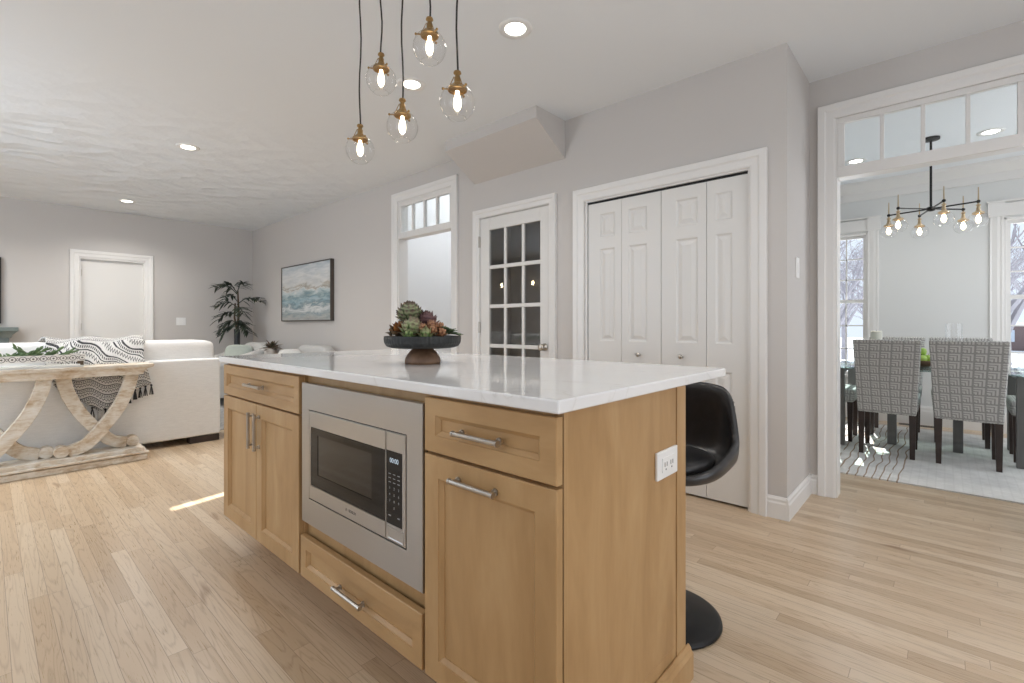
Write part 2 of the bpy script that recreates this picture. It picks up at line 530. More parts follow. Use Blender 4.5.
M['red'] = plain('red_print', (0.35, 0.03, 0.03), 0.5)

# ------------------------------------------------------------------ object helpers
ORG = {}


def thing(name, label, cat, loc=(0, 0, 0), rotz=0.0, group=None, local=False, kind=None):
    o = bpy.data.objects.new(name, None)
    COL.objects.link(o)
    o.location = loc
    o.rotation_euler = (0, 0, rotz)
    o.empty_display_size = 0.1
    ORG[o.name] = Vector((0, 0, 0)) if local else Vector(loc)
    if kind:
        o['kind'] = kind
    else:
        o['label'] = label
        o['category'] = cat
    if group:
        o['group'] = group
    return o


def tag(o, label, cat, group=None, kind=None):
    o['label'] = label
    o['category'] = cat
    if group:
        o['group'] = group
    if kind:
        o['kind'] = kind
    return o


def copy_tree(o, parent=None):
    c = o.copy()
    COL.objects.link(c)
    c.parent = parent
    for ch in list(o.children):
        copy_tree(ch, c)
    return c


class MB:
    def __init__(self):
        self.bm = bmesh.new()

    def box(self, x0, x1, y0, y1, z0, z1):
        v = [self.bm.verts.new((x, y, z)) for x in (x0, x1) for y in (y0, y1) for z in (z0, z1)]
        for f in ((0, 1, 3, 2), (4, 6, 7, 5), (0, 4, 5, 1), (2, 3, 7, 6), (0, 2, 6, 4), (1, 5, 7, 3)):
            self.bm.faces.new([v[i] for i in f])
        return self

    def loft(self, rings, closed=True, cap0=False, cap1=False):
        rv = [[self.bm.verts.new(p) for p in r] for r in rings]
        n = len(rv[0])
        for a, b in zip(rv, rv[1:]):
            for i in range(n if closed else n - 1):
                j = (i + 1) % n
                try:
                    self.bm.faces.new((a[i], a[j], b[j], b[i]))
                except ValueError:
                    pass
        if cap0:
            self.bm.faces.new(list(reversed(rv[0])))
        if cap1:
            self.bm.faces.new(rv[-1])
        return self

    def lathe(self, prof, c=(0, 0, 0), seg=24, cap0=True, cap1=True, axis='z', ribs=0.0):
        rings = []
        for r, h in prof:
            ring = []
            for i in range(seg):
                a = 2 * PI * i / seg
                rr = max(r, 1e-5) * (1 + (ribs if i % 2 else 0))
                p = (rr * math.cos(a), rr * math.sin(a), h)
                if axis == 'x':
                    p = (p[2], p[0], p[1])
                elif axis == 'y':
                    p = (p[1], p[2], p[0])
                ring.append(Vector(p) + Vector(c))
            rings.append(ring)
        return self.loft(rings, True, cap0, cap1)

    def tube(self, pts, r, seg=8, caps=True):
        pts = [Vector(p) for p in pts]
        rad = r if isinstance(r, (list, tuple)) else [r] * len(pts)
        rings = []
        prev = None
        for i, p in enumerate(pts):
            d = (pts[min(i + 1, len(pts) - 1)] - pts[max(i - 1, 0)]).normalized()
            if prev is None:
                u = d.orthogonal().normalized()
            else:
                u = (prev - d * prev.dot(d)).normalized()
            prev = u
            v = d.cross(u)
            rings.append([p + (u * math.cos(2 * PI * k / seg) + v * math.sin(2 * PI * k / seg)) * rad[i] for k in range(seg)])
        return self.loft(rings, True, caps, caps)

    def ball(self, c, r, seg=16, n=10, sq=(1, 1, 1)):
        rings = []
        for j in range(n + 1):
            th = -PI / 2 + PI * j / n
            rr = max(math.cos(th), 1e-4)
            rings.append([Vector((r * sq[0] * rr * math.cos(2 * PI * i / seg), r * sq[1] * rr * math.sin(2 * PI * i / seg), r * sq[2] * math.sin(th))) + Vector(c) for i in range(seg)])
        return self.loft(rings, True, True, True)

    def pad(self, c, sx, sy, sz, e=0.35, seg=28, n=14, rot=None, e2=None):
        """soft cushion: a superellipsoid with half sizes sx, sy, sz"""
        def sg(v, p):
            return math.copysign(abs(v) ** p, v)
        e2 = e if e2 is None else e2
        rings = []
        for j in range(n + 1):
            th = -PI / 2 + PI * j / n
            ring = []
            for i in range(seg):
                a = 2 * PI * i / seg
                cr = max(abs(math.cos(th)), 1e-4) ** e2
                p = Vector((sx * cr * sg(math.cos(a), e), sy * cr * sg(math.sin(a), e), sz * sg(math.sin(th), e2)))
                if rot:
                    p.rotate(rot)
                ring.append(p + Vector(c))
            rings.append(ring)
        return self.loft(rings, True, True, True)

    def rings2(self, F, a0, a1, b0, b1, rings, cap=True):
        """rectangles inset and set back one inside the next: F(a, b, depth) -> point"""
        rr = [[F(a0 + i, b0 + i, d), F(a1 - i, b0 + i, d), F(a1 - i, b1 - i, d), F(a0 + i, b1 - i, d)] for i, d in rings]
        return self.loft(rr, True, False, cap)

    def grid(self, P, nu, nv, uv=None):
        lay = self.bm.loops.layers.uv.verify() if uv else None
        vs = [[self.bm.verts.new(P(i / nu, j / nv)) for j in range(nv + 1)] for i in range(nu + 1)]
        for i in range(nu):
            for j in range(nv):
                ids = ((i, j), (i + 1, j), (i + 1, j + 1), (i, j + 1))
                f = self.bm.faces.new([vs[p][q] for p, q in ids])
                if uv:
                    for l, (p, q) in zip(f.loops, ids):
                        l[lay].uv = uv(p / nu, q / nv)
        return self

    def blade(self, base, d, up, L, W, droop=0.0, seg=4, fold=0.25, shape=1.0):
        base, d = Vector(base), Vector(d).normalized()
        side = d.cross(Vector(up))
        if side.length < 1e-3:
            side = d.orthogonal()
        side.normalize()
        nrm = side.cross(d).normalized()
        rows = []
        for i in range(seg + 1):
            t = i / seg
            p = base + d * L * t + Vector((0, 0, -1)) * droop * L * t * t
            wd = W * (math.sin(PI * min(1, t ** shape * 0.93 + 0.07)) + 0.05)
            rows.append([p - side * wd + nrm * wd * fold, p, p + side * wd + nrm * wd * fold])
        return self.loft(rows, False)

    def petal(self, c, az, el, R, L, W, curl=0.3, th=0.35):
        """one thick cupped bract standing on a ball of radius R"""
        out = Vector((math.cos(az) * math.cos(el), math.sin(az) * math.cos(el), math.sin(el)))
        up = Vector((-math.cos(az) * math.sin(el), -math.sin(az) * math.sin(el), math.cos(el)))
        side = up.cross(out).normalized()
        base = Vector(c) + out * R
        front, back = [], []
        for t, wd, o in ((0, 0.45, 0.0), (0.3, 0.95, 0.14), (0.6, 1.0, 0.24), (0.85, 0.62, 0.30 + curl * 0.25), (1.0, 0.08, 0.36 + curl * 0.5)):
            p = base + up * L * t + out * L * o
            front.append([p - side * W * wd, p + out * W * th * (0.4 + wd), p + side * W * wd])
            back.append([p - side * W * wd, p - out * W * 0.15, p + side * W * wd])
        self.loft(front, False)
        self.loft([list(reversed(r)) for r in back], False)
        return self

    def prism(self, poly, F, d0, d1):
        return self.loft([[F(a, b, d0) for a, b in poly], [F(a, b, d1) for a, b in poly]], True, True, True)

    def build(self, name, mat, parent=None, bev=0.0, smooth=False, sub=0, seg=2, solid=0.0):
        bmesh.ops.recalc_face_normals(self.bm, faces=self.bm.faces[:])
        me = bpy.data.meshes.new(name)
        root = parent
        while root is not None and root.parent is not None:
            root = root.parent
        if root is not None:
            off = ORG[root.name]
        else:
            xs = [v.co for v in self.bm.verts]
            off = Vector(((min(p.x for p in xs) + max(p.x for p in xs)) / 2, (min(p.y for p in xs) + max(p.y for p in xs)) / 2, min(p.z for p in xs)))
        for v in self.bm.verts:
            v.co -= off
        self.bm.to_mesh(me)
        self.bm.free()
        me.materials.append(mat)
        if smooth:
            for p in me.polygons:
                p.use_smooth = True
        o = bpy.data.objects.new(name, me)
        COL.objects.link(o)
        if root is None:
            o.location = off
            ORG[o.name] = off.copy()
        else:
            o.parent = parent
        if solid:
            md = o.modifiers.new('thickness', 'SOLIDIFY')
            md.thickness = solid
            md.offset = 0
        if bev:
            md = o.modifiers.new('edges', 'BEVEL')
            md.width = bev
            md.segments = seg
            md.limit_method = 'ANGLE'
            md.angle_limit = math.radians(40)
            if not smooth and seg > 1:
                for p in me.polygons:
                    p.use_smooth = True
                md.harden_normals = True
        if sub:
            md = o.modifiers.new('round', 'SUBSURF')
            md.levels = sub
            md.render_levels = sub
        return o


def struct(o):
    o['kind'] = 'structure'
    return o


def FX(x):      # a wall facing -X: a = Y, b = Z, depth towards the viewer
    return lambda a, b, d: Vector((x - d, a, b))


def FXp(x):     # facing +X
    return lambda a, b, d: Vector((x + d, a, b))


def FY(y):      # facing -Y: a = X
    return lambda a, b, d: Vector((a, y - d, b))


def FYp(y):
    return lambda a, b, d: Vector((a, y + d, b))


CAS = [(0, 0), (0, 0.011), (0.010, 0.015), (0.045, 0.017), (0.055, 0.024), (0.088, 0.026), (0.092, 0.020), (0.092, 0)]


def casing(name, F, a0, a1, z1, z0=0.0, prof=CAS, scale=1.0, sill=False):
    mb = MB()
    st = [(a0, z0, -1, -1 if sill else 0), (a0, z1, -1, 1), (a1, z1, 1, 1), (a1, z0, 1, -1 if sill else 0)]
    if sill:
        st.append(st[0])
    mb.loft([[F(a + ox * wd * scale, b + oz * wd * scale, d) for wd, d in prof] for a, b, ox, oz in st], True, not sill, not sill)
    return struct(mb.build(name, M['trim']))


BASE = [(0, 0), (0.015, 0), (0.015, 0.085), (0.011, 0.095), (0.011, 0.108), (0.004, 0.122), (0, 0.122)]


def baseboard(name, F, spans, h=1.0):
    mb = MB()
    for a0, a1 in spans:
        mb.loft([[F(a, z * h, d) for d, z in BASE] for a in (a0, a1)], True, True, True)
    return struct(mb.build(name, M['trim']))


def walls(name, boxes, mat):
    mb = MB()
    for b in boxes:
        mb.box(*b)
    return struct(mb.build(name, mat))


# ------------------------------------------------------------------ the room
ZC = 2.637
XW, YC, XD, YF, XB = 2.976, 0.649, 3.568, 8.47, 6.83
walls('floor', [(-2.4, 7.0, -2.8, 8.7, -0.12, 0)], M['floor'])
ZD = 2.72      # the dining room ceiling is a little higher
walls('ceiling', [(-2.4, 3.096, -2.8, 8.7, ZC, ZC + 0.12), (3.096, 3.66, -2.8, 3.21, ZC, ZC + 0.12), (3.66, 7.0, -1.8, 2.02, ZD, ZD + 0.12)], M['ceil'])
T = 0.12
# closet wall with its closet opening, pantry door and foyer opening
walls('wall_right', [
    (XW, XW + T, YC, 0.838, 0, ZC), (XW, XW + T, 0.838, 1.966, 1.99, ZC), (XW, XW + T, 1.966, 2.285, 0, ZC),
    (XW, XW + T, 2.285, 3.093, 2.035, ZC), (XW, XW + T, 3.093, 3.455, 0, ZC), (XW, XW + T, 3.455, 4.35, 2.395, ZC),
    (XW, XW + T, 4.35, YF, 0, ZC)], M['wall'])
walls('wall_return', [(XW + T, XD, YC, YC + T, 0, ZC)], M['wall'])
walls('wall_dining', [(XD, XD + T, 0.514, 2.0, 0, ZD), (XD, XD + T, -0.325, 0.514, 2.38, ZD), (XD, XD + T, -1.75, -0.325, 0, ZD)], M['wall'])
walls('wall_far', [(-2.4, 0.839, YF, YF + T, 0, ZC), (0.839, 1.541, YF, YF + T, 1.985, ZC), (1.541, XW + T, YF, YF + T, 0, ZC)], M['wall'])
walls('wall_left', [(-2.32, -2.2, -2.8, -0.4, 0, ZC), (-2.32, -2.2, -0.4, 2.4, 0, 0.7), (-2.32, -2.2, -0.4, 2.4, 2.3, ZC), (-2.32, -2.2, 2.4, 2.6, 0, ZC),
                    (-2.32, -2.2, 2.6, 6.0, 0, 0.55), (-2.32, -2.2, 2.6, 6.0, 2.35, ZC), (-2.32, -2.2, 6.0, YF, 0, ZC)], M['wall'])
walls('wall_kitchen', [(-2.2, -0.6, -2.72, -2.6, 0, ZC), (-0.6, 2.4, -2.72, -2.6, 2.35, ZC), (2.4, XD + T, -2.72, -2.6, 0, ZC), (XD, XD + T, -2.6, -1.75, 0, ZC)], M['wall'])
# closet and pantry interiors
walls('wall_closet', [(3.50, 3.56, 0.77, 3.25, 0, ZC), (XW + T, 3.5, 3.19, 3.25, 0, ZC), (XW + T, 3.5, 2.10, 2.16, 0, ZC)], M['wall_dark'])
# foyer beyond the cased opening, with a high slot shaped for the sun streak
walls('wall_foyer', [(XW + T, 5.2, 5.0, 5.1, 0, 5.2), (XW + T, 5.2, 3.21, 3.31, 0, 5.2), (5.2, 5.3, 3.31, 4.215, 0, 5.2), (5.2, 5.3, 4.215, 4.30, 0, 2.95),
                     (5.2, 5.3, 4.215, 4.30, 3.93, 5.2), (5.2, 5.3, 4.30, 5.0, 0, 5.2), (XW, XW + T, 3.21, 5.1, ZC + 0.12, 5.2), (XW, 5.3, 3.21, 5.1, 5.2, 5.3)], M['wall_white'])
# dining room
walls('wall_back', [(XB, XB + T, 1.25, 2.0, 0, ZD), (XB, XB + T, 0.661, 1.25, 0, 0.5), (XB, XB + T, 0.661, 1.25, 2.15, ZD), (XB, XB + T, -0.432, 0.661, 0, ZD),
                    (XB, XB + T, -1.02, -0.432, 0, 0.5), (XB, XB + T, -1.02, -0.432, 2.15, ZD), (XB, XB + T, -1.75, -1.02, 0, ZD)], M['wall_dining'])
walls('wall_dining_side', [(XD + T, XB, 1.9, 2.0, 0, ZD), (XD + T, 4.2, -1.75, -1.63, 0, ZD), (6.4, XB, -1.75, -1.63, 0, ZD), (4.2, 6.4, -1.75, -1.63, 0, 0.5), (4.2, 6.4, -1.75, -1.63, 2.3, ZD)], M['wall_dining'])
mb = MB()
F = FX(XB)
mb.prism([(-1.63, ZD), (-1.63, 2.522), (1.9, 2.522), (1.9, ZD)], lambda a, b, d: F(a, b, d), 0, 0.02)
mb.loft([[F(a, ZD - 0.115, 0.0201), F(a, ZD - 0.095, 0.035), F(a, ZD - 0.03, 0.09), F(a, ZD, 0.10), F(a, ZD, 0.0201)] for a in (-1.63, 1.9)], True, True, True)
struct(mb.build('trim_crown', M['trim']))
# sloped soffit above the pantry door
mb = MB()
mb.loft([[(XW, y, ZC), (2.629, y, ZC), (2.629, y, 2.554), (XW, y, 2.349)] for y in (2.150, 3.150)], True, True, True)
struct(mb.build('wall_soffit', M['wall']))

# casings and baseboards
casing('trim_closet', FX(XW), 0.838, 1.974, 1.99)
casing('trim_pantry', FX(XW), 2.300, 3.085, 2.030, scale=0.78)
casing('trim_foyer', FX(XW), 3.465, 4.345, 2.395)
casing('trim_dining', FX(XD), -0.318, 0.510, 2.365)
casing('trim_far', FY(YF), 0.839, 1.545, 1.985)
baseboard('baseboard_right', FX(XW), [(YC + 0.0005, 0.750), (2.065, 2.228), (3.157, 3.373), (4.437, YF)])
baseboard('baseboard_return', lambda a, b, d: Vector((a, YC - d, b)), [(XW - 0.015, XD)])
baseboard('baseboard_dining', FX(XD), [(0.600, YC - 0.012), (-1.7, -0.41)])
baseboard('baseboard_far', FY(YF), [(0.25, 0.747), (1.637, XW)])
baseboard('baseboard_back', FX(XB), [(-1.63, 1.9)], 1.7)
baseboard('baseboard_foyer', FY(5.0), [(XW + T, 5.2)])


def jamb(name, x0, x1, y0, y1, z1, t=0.02):
    mb = MB()
    mb.box(x0, x1, y0, y0 + t, 0, z1)
    mb.box(x0, x1, y1 - t, y1, 0, z1)
    mb.box(x0, x1, y0 + t, y1 - t, z1 - t, z1)
    return struct(mb.build(name, M['trim']))


jamb('trim_closet_jamb', XW, XW + T, 0.838, 1.966, 1.99, 0.012)
jamb('trim_pantry_jamb', XW, XW + T, 2.285, 3.093, 2.035, 0.008)
jamb('trim_foyer_jamb', XW, XW + T, 3.455, 4.35, 2.395, 0.018)
jamb('trim_dining_jamb', XD, XD + T, -0.325, 0.514, 2.38, 0.014)


def transom(name, F, a0, a1, z0, z1, cols, mull=0.02, fr=0.035):
    """four-light transom: frame, muntins and glass"""
    t = thing(name, '', '', kind='structure', loc=F((a0 + a1) / 2, z0, 0))
    mb = MB()

    def bar(p, q, r, s, d0=-0.04, d1=-0.005):
        A, B = F(p, r, d0), F(q, s, d1)
        mb.box(min(A.x, B.x), max(A.x, B.x), min(A.y, B.y), max(A.y, B.y), min(A.z, B.z), max(A.z, B.z))
    bar(a0, a1, z0 - 0.03, z0 + fr, -0.10, 0.0)
    bar(a0, a1, z1 - fr, z1)
    bar(a0, a0 + fr, z0 + fr, z1 - fr)
    bar(a1 - fr, a1, z0 + fr, z1 - fr)
    wd = (a1 - a0 - 2 * fr) / cols
    for i in range(1, cols):
        c = a0 + fr + wd * i
        bar(c - mull / 2, c + mull / 2, z0 + fr, z1 - fr)
    mb.build('window_frame', M['trim'], t, bev=0.003)
    g = MB()
    A, B = F(a0 + fr, z0 + fr, -0.026), F(a1 - fr, z1 - fr, -0.021)
    g.box(min(A.x, B.x), max(A.x, B.x), min(A.y, B.y), max(A.y, B.y), A.z, B.z)
    g.build('pane', M['pane'], t)
    return t


transom('window_1', FX(XW), 3.473, 4.332, 2.03, 2.377, 4)
transom('window_2', FX(XD), -0.311, 0.500, 2.025, 2.366, 4, 0.019, 0.036)

# closet bifold door
d1 = thing('door_1', '', '', kind='structure', loc=(XW, 1.4, 0))


def bifold_leaf(y0, y1, wide_low):
    mb = MB()
    F = FX(XW + 0.012)
    z0, z1 = 0.015, 1.961
    mL, mR = (0.098, 0.052) if wide_low else (0.052, 0.098)
    p0, p1 = y0 + mL, y1 - mR
    zs = [(0.22, 0.795), (0.965, 1.628), (1.712, 1.880)]
    th = -0.034
    # rails and stiles
    for a0, a1, b0, b1 in [(y0, p0, z0, z1), (p1, y1, z0, z1), (p0, p1, z0, zs[0][0]), (p0, p1, zs[0][1], zs[1][0]), (p0, p1, zs[1][1], zs[2][0]), (p0, p1, zs[2][1], z1)]:
        mb.box(XW + 0.012, XW + 0.046, a0, a1, b0, b1)
    for b0, b1 in zs:
        mb.rings2(F, p0, p1, b0, b1, [(0, 0), (0.010, -0.008), (0.018, -0.008), (0.042, -0.001), (0.045, -0.001)])
    return mb.build('door_leaf', M['door'], d1)


for y0, y1, wl, ky in ((1.677, 1.948, False, None), (1.387, 1.674, True, 1.54), (1.093, 1.383, False, 1.246), (0.842, 1.090, True, None)):
    lf = bifold_leaf(y0, y1, wl)
    if ky:
        MB().lathe([(0.007, 0), (0.007, 0.012), (0.013, 0.018), (0.015, 0.026), (0.012, 0.032), (0.002, 0.034)], (0, 0, 0), 16, axis='x').build('knob', M['nickel'], lf, smooth=True).location = (0.0 - 0.022 + 0.0, 0, 0)
        k = lf.children[0]
        k.rotation_euler = (0, 0, PI)
        k.location = (0.012, ky - 1.4, 0.878)
        for v in k.data.vertices:
            v.co += ORG['door_1']
mb = MB().box(XW + 0.015, XW + 0.045, 0.85, 1.954, 1.9635, 1.9775)
mb.build('track', M['black_metal'], d1)

# pantry door: fifteen lights
d2 = thing('door_2', '', '', kind='structure', loc=(XW, 2.69, 0))
mb = MB()
x0, x1 = XW + 0.004, XW + 0.039
cols = [(2.398, 2.570), (2.598, 2.772), (2.800, 2.972)]
rows = [(0.225, 0.538), (0.570, 0.883), (0.915, 1.228), (1.260, 1.571), (1.603, 1.914)]
mb.box(x0, x1, 2.295, 2.398, 0.012, 2.024)
mb.box(x0, x1, 2.972, 3.083, 0.012, 2.024)
mb.box(x0, x1, 2.398, 2.972, 0.012, 0.225)
mb.box(x0, x1, 2.398, 2.972, 1.914, 2.024)
for (a, b), (c, d) in zip(rows, rows[1:]):
    mb.box(x0 + 0.004, x1 - 0.004, 2.398, 2.972, b, c)
for (a, b), (c, d) in zip(cols, cols[1:]):
    for r0, r1 in rows:
        mb.box(x0 + 0.004, x1 - 0.004, b, c, r0, r1)
mb.build('door_slab', M['door'], d2, bev=0.004)
MB().box(XW + 0.020, XW + 0.024, 2.39, 2.98, 0.22, 1.92).build('pane', M['pantry_pane'], d2)
mb = MB()
mb.lathe([(0.030, 0), (0.030, -0.006), (0.012, -0.010), (0.011, -0.030), (0.026, -0.038), (0.029, -0.052), (0.020, -0.062), (0.002, -0.064)], (x0, 2.352, 0.905), 20, axis='x')
mb.build('knob', M['nickel'], d2, smooth=True)
for z in (1.82, 1.06, 0.22):
    mb = MB()
    mb.box(XW - 0.006, XW + 0.006, 3.080, 3.096, z - 0.048, z + 0.048)
    mb.tube([(XW - 0.008, 3.088, z - 0.05), (XW - 0.008, 3.088, z + 0.05)], 0.007, 10)
    mb.build('hinge', M['nickel'], d2)

# plain far door
d3 = thing('door_3', '', '', kind='structure', loc=(1.19, YF, 0))
MB().box(0.856, 1.530, YF + 0.045, YF + 0.08, 0.01, 1.965).build('door_slab', M['door'], d3)
mb = MB()
mb.box(0.839, 0.858, YF, YF + 0.1, 0, 1.985)
mb.box(1.526, 1.541, YF, YF + 0.1, 0, 1.985)
mb.box(0.858, 1.526, YF, YF + 0.1, 1.965, 1.985)
mb.build('door_jamb', M['trim'], d3)
for z in (1.78, 1.06, 0.25):
    MB().box(0.842, 0.868, YF + 0.030, YF + 0.046, z - 0.045, z + 0.045).build('hinge', M['nickel'], d3)

# foyer front door (unseen; the slot high in its wall is shaped for the sunbeam)
mb = MB()
mb.rings2(FX(5.195), 3.36, 4.15, 0.01, 2.03, [(0, 0), (0, 0.03), (0.10, 0.03), (0.12, 0.02)])
d4 = struct(mb.build('door_4', M['door']))


# dining windows
def sash_window(name, y0, y1, z0, z1, zm):
    t = thing(name, '', '', kind='structure', loc=(XB, (y0 + y1) / 2, z0))
    mb = MB()
    f = 0.03
    mb.box(XB, XB + 0.1, y0, y0 + 0.02, z0, z1)
    mb.box(XB, XB + 0.1, y1 - 0.02, y1, z0, z1)
    mb.box(XB, XB + 0.1, y0, y1, z1 - 0.02, z1)
    mb.box(XB - 0.04, XB + 0.1, y0 - 0.06, y1 + 0.06, z0 - 0.03, z0)
    mb.build('window_frame', M['trim'], t, bev=0.003)
    for (b0, b1, xx) in ((zm - 0.02, z1 - 0.02, XB + 0.060), (z0, zm + 0.02, XB + 0.030)):
        s = MB()
        a0, a1 = y0 + 0.02, y1 - 0.02
        s.box(xx, xx + 0.028, a0, a0 + f, b0, b1)
        s.box(xx, xx + 0.028, a1 - f, a1, b0, b1)
        s.box(xx, xx + 0.028, a0 + f, a1 - f, b0, b0 + 0.036)
        s.box(xx, xx + 0.028, a0 + f, a1 - f, b1 - 0.036, b1)
        for i in (1, 2):
            c = a0 + f + (a1 - a0 - 2 * f) * i / 3
            s.box(xx + 0.006, xx + 0.022, c - 0.007, c + 0.007, b0 + 0.036, b1 - 0.036)
        for i in (1, 2):
            c = b0 + 0.036 + (b1 - b0 - 0.072) * i / 3
            s.box(xx + 0.006, xx + 0.022, a0 + f, a1 - f, c - 0.007, c + 0.007)
        so = s.build('sash', M['trim'], t)
        MB().box(xx + 0.012, xx + 0.016, a0 + f, a1 - f, b0 + 0.036, b1 - 0.036).build('pane', M['pane'], so)
    return t


WCAS = [(0, 0), (0, 0.014), (0.014, 0.018), (0.03, 0.014), (0.05, 0.018), (0.085, 0.014), (0.10, 0.018), (0.10, 0)]
for nm, a, b in (('window_3', 0.661, 1.25), ('window_4', -1.02, -0.432)):
    sash_window(nm, a, b, 0.5, 2.15, 1.36)
    mb = MB()
    F = FX(XB)
    for s0 in (a - 0.10, b):
        mb.loft([[F(s0 + q, z, d) for q, d in WCAS] for z in (0.30, 2.165)], True, True, True)
    for s0 in (a - 0.115, b - 0.005):
        mb.box(XB - 0.026, XB, s0, s0 + 0.12, 2.165, 2.305)
    mb.box(XB - 0.018, XB, a + 0.005, b - 0.005, 2.165, 2.29)
    mb.box(XB - 0.034, XB, a - 0.125, b + 0.125, 2.305, 2.325)
    struct(mb.build('trim_' + nm, M['trim']))

# ------------------------------------------------------------------ kitchen island
ISX, CARX = 0.785, 0.806      # door faces, carcass face
YI = [0.593, 1.031, 1.775, 2.612]
ZK, ZT = 0.135, 0.893
G = 0.004


def shaker(mb, y0, y1, z0, z1, stile, x=ISX, th=0.021):
    F = FX(x)
    mb.rings2(F, y0, y1, z0, z1, [(0, -th), (0, -0.002), (0.002, 0), (stile, 0), (stile + 0.001, -0.003), (stile + 0.011, -0.0105), (stile + 0.012, -0.0135)])
    mb.box(x + 0.0145, x + th, y0 + 0.004, y1 - 0.004, z0 + 0.004, z1 - 0.004)
    return mb


def pull(parent, c, L, vertical=False, x=ISX):
    """flat-ended bar pull on two posts, centred at c = (y, z)"""
    mb = MB()
    y, z = c
    ax = Vector((0, 0, 1)) if vertical else Vector((0, 1, 0))
    p = Vector((x - 0.021, y, z))
    mb.tube([p - ax * L / 2, p + ax * L / 2], 0.0062, 12)
    for s in (-1, 1):
        q = p + ax * s * (L / 2 - 0.012)
        mb.tube([q, q + Vector((0.0225, 0, 0))], 0.0052, 10)
        mb.tube([q + Vector((0.017, 0, 0)), q + Vector((0.0215, 0, 0))], 0.009, 12)
        mb.tube([p + ax * s * (L / 2 - 0.004), p + ax * s * (L / 2 + 0.002)], 0.0075, 12)
    return mb.build('handle', M['nickel'], parent, smooth=False)


def carcass(t, y0, y1, x1=1.428, niche=None):
    mb = MB()
    if niche:
        n0, n1 = niche
        mb.box(CARX + 0.012, x1, y0, y1, ZK, n0)
        mb.box(CARX + 0.012, x1, y0, y1, n1, ZT)
        mb.box(1.28, x1, y0, y1, n0, n1)
        mb.box(CARX + 0.002, 1.28, y1 - 0.014, y1, n0, n1)
        mb.box(CARX + 0.002, 1.28, y0, y0 + 0.008, n0, n1)
    else:
        mb.box(CARX, x1, y0, y1, ZK, ZT)
    mb.build('carcass', M['maple_v'], t)
    MB().box(0.935, x1 - 0.01, y0, y1, 0, ZK).build('toe_kick', M['maple_h'], t)


# cabinet at the far end: drawer over two doors
t = thing('base_cabinet', 'maple island cabinet left of the microwave, one drawer over double doors', 'cabinet', (1.1, 2.19, 0), group='island base cabinets')
carcass(t, YI[2] + 0.001, YI[3])
dr = shaker(MB(), YI[2] + 0.008, YI[3] - 0.002, 0.745, 0.886, 0.040).build('drawer_front', M['maple_h'], t)
pull(dr, (2.195, 0.815), 0.175)
ym = 2.196
dl = shaker(MB(), ym + 0.002, YI[3] - 0.002, 0.152, 0.737, 0.057).build('door', M['maple_v'], t)
pull(dl, (ym + 0.034, 0.622), 0.150, True)
dl = shaker(MB(), YI[2] + 0.008, ym - 0.002, 0.152, 0.737, 0.057).build('door', M['maple_v'], t)
pull(dl, (ym - 0.034, 0.622), 0.150, True)

# microwave housing: one low drawer
t = thing('base_cabinet', 'middle island cabinet that houses the microwave over one wide low drawer', 'cabinet', (1.1, 1.40, 0), group='island base cabinets')
carcass(t, YI[1] + 0.001, YI[2] - 0.001, niche=(0.372, 0.852))
dr = shaker(MB(), YI[1] + 0.006, YI[2] - 0.008, 0.152, 0.302, 0.042).build('drawer_front', M['maple_h'], t)
pull(dr, (1.400, 0.217), 0.165)

# near cabinet with the plain end panel
t = thing('base_cabinet', 'near-end island cabinet with a drawer, tall pull-out door and plain side panel', 'cabinet', (1.1, 0.80, 0), group='island base cabinets')
carcass(t, YI[0] + 0.016, YI[1] - 0.001)
dr = shaker(MB(), YI[0] - 0.004, YI[1] - 0.006, 0.745, 0.886, 0.044).build('drawer_front', M['maple_h'], t)
pull(dr, (0.813, 0.812), 0.150)
dl = shaker(MB(), YI[0] - 0.004, YI[1] - 0.006, 0.152, 0.737, 0.057).build('door', M['maple_v'], t)
pull(dl, (0.826, 0.694), 0.150)
sp = MB()
sp.box(0.809, 1.372, 0.590, YI[0] + 0.015, ZK, ZT)
sp.box(0.94, 1.372, 0.590, YI[0] + 0.015, 0.0, ZK)
sp.box(0.809, 0.822, 0.587, 0.590, ZK, ZT)
sp.build('side_panel', M['maple_v'], t, bev=0.0015)
sp = MB()
sp.box(1.376, 1.440, 0.588, 0.62, 0.0, ZT)
sp.box(1.372, 1.376, 0.594, 0.61, 0.0, ZT)
sp.box(1.428, 1.440, 0.62, YI[1], 0.0, ZT)
sp.build('corner_post', M['maple_v'], t, bev=0.003)
mb = MB()
mb.loft([[(x, 0.588 - d, z) for d, z in [(0, 0), (0.018, 0), (0.018, 0.075), (0.012, 0.083), (0.010, 0.090), (0.004, 0.098), (0, 0.098)]] for x in (0.94, 1.454)], True, True, True)
mb.build('base_moulding', M['maple_v'], t)

# worktop
mb = MB().box(0.772, 1.755, 0.573, 2.643, 0.896, 0.925)
tag(mb.build('worktop', M['quartz'], None, bev=0.005, seg=3), 'white quartz island worktop with faint grey veins and a seating overhang', 'worktop')

# microwave
t = thing('microwave', 'stainless steel built-in microwave in the island front', 'microwave', (1.0, 1.40, 0.36))
F = FX(0.788)
mb = MB()
a0, a1, b0, b1 = 1.037, 1.763, 0.356, 0.866
i0, i1, j0, j1 = 1.109, 1.703, 0.450, 0.772


def holed(mb, F, o, i, d0, d1):
    (a0, a1, b0, b1), (i0, i1, j0, j1) = o, i
    R = lambda a, b, c, e, d: [F(a, c, d), F(b, c, d), F(b, e, d), F(a, e, d)]
    mb.loft([R(i0, i1, j0, j1, d0), R(a0, a1, b0, b1, d0), R(a0, a1, b0, b1, d1 - 0.002), R(a0 + 0.002, a1 - 0.002, b0 + 0.002, b1 - 0.002, d1),
             R(i0, i1, j0, j1, d1), R(i0, i1, j0, j1, d0)], True)


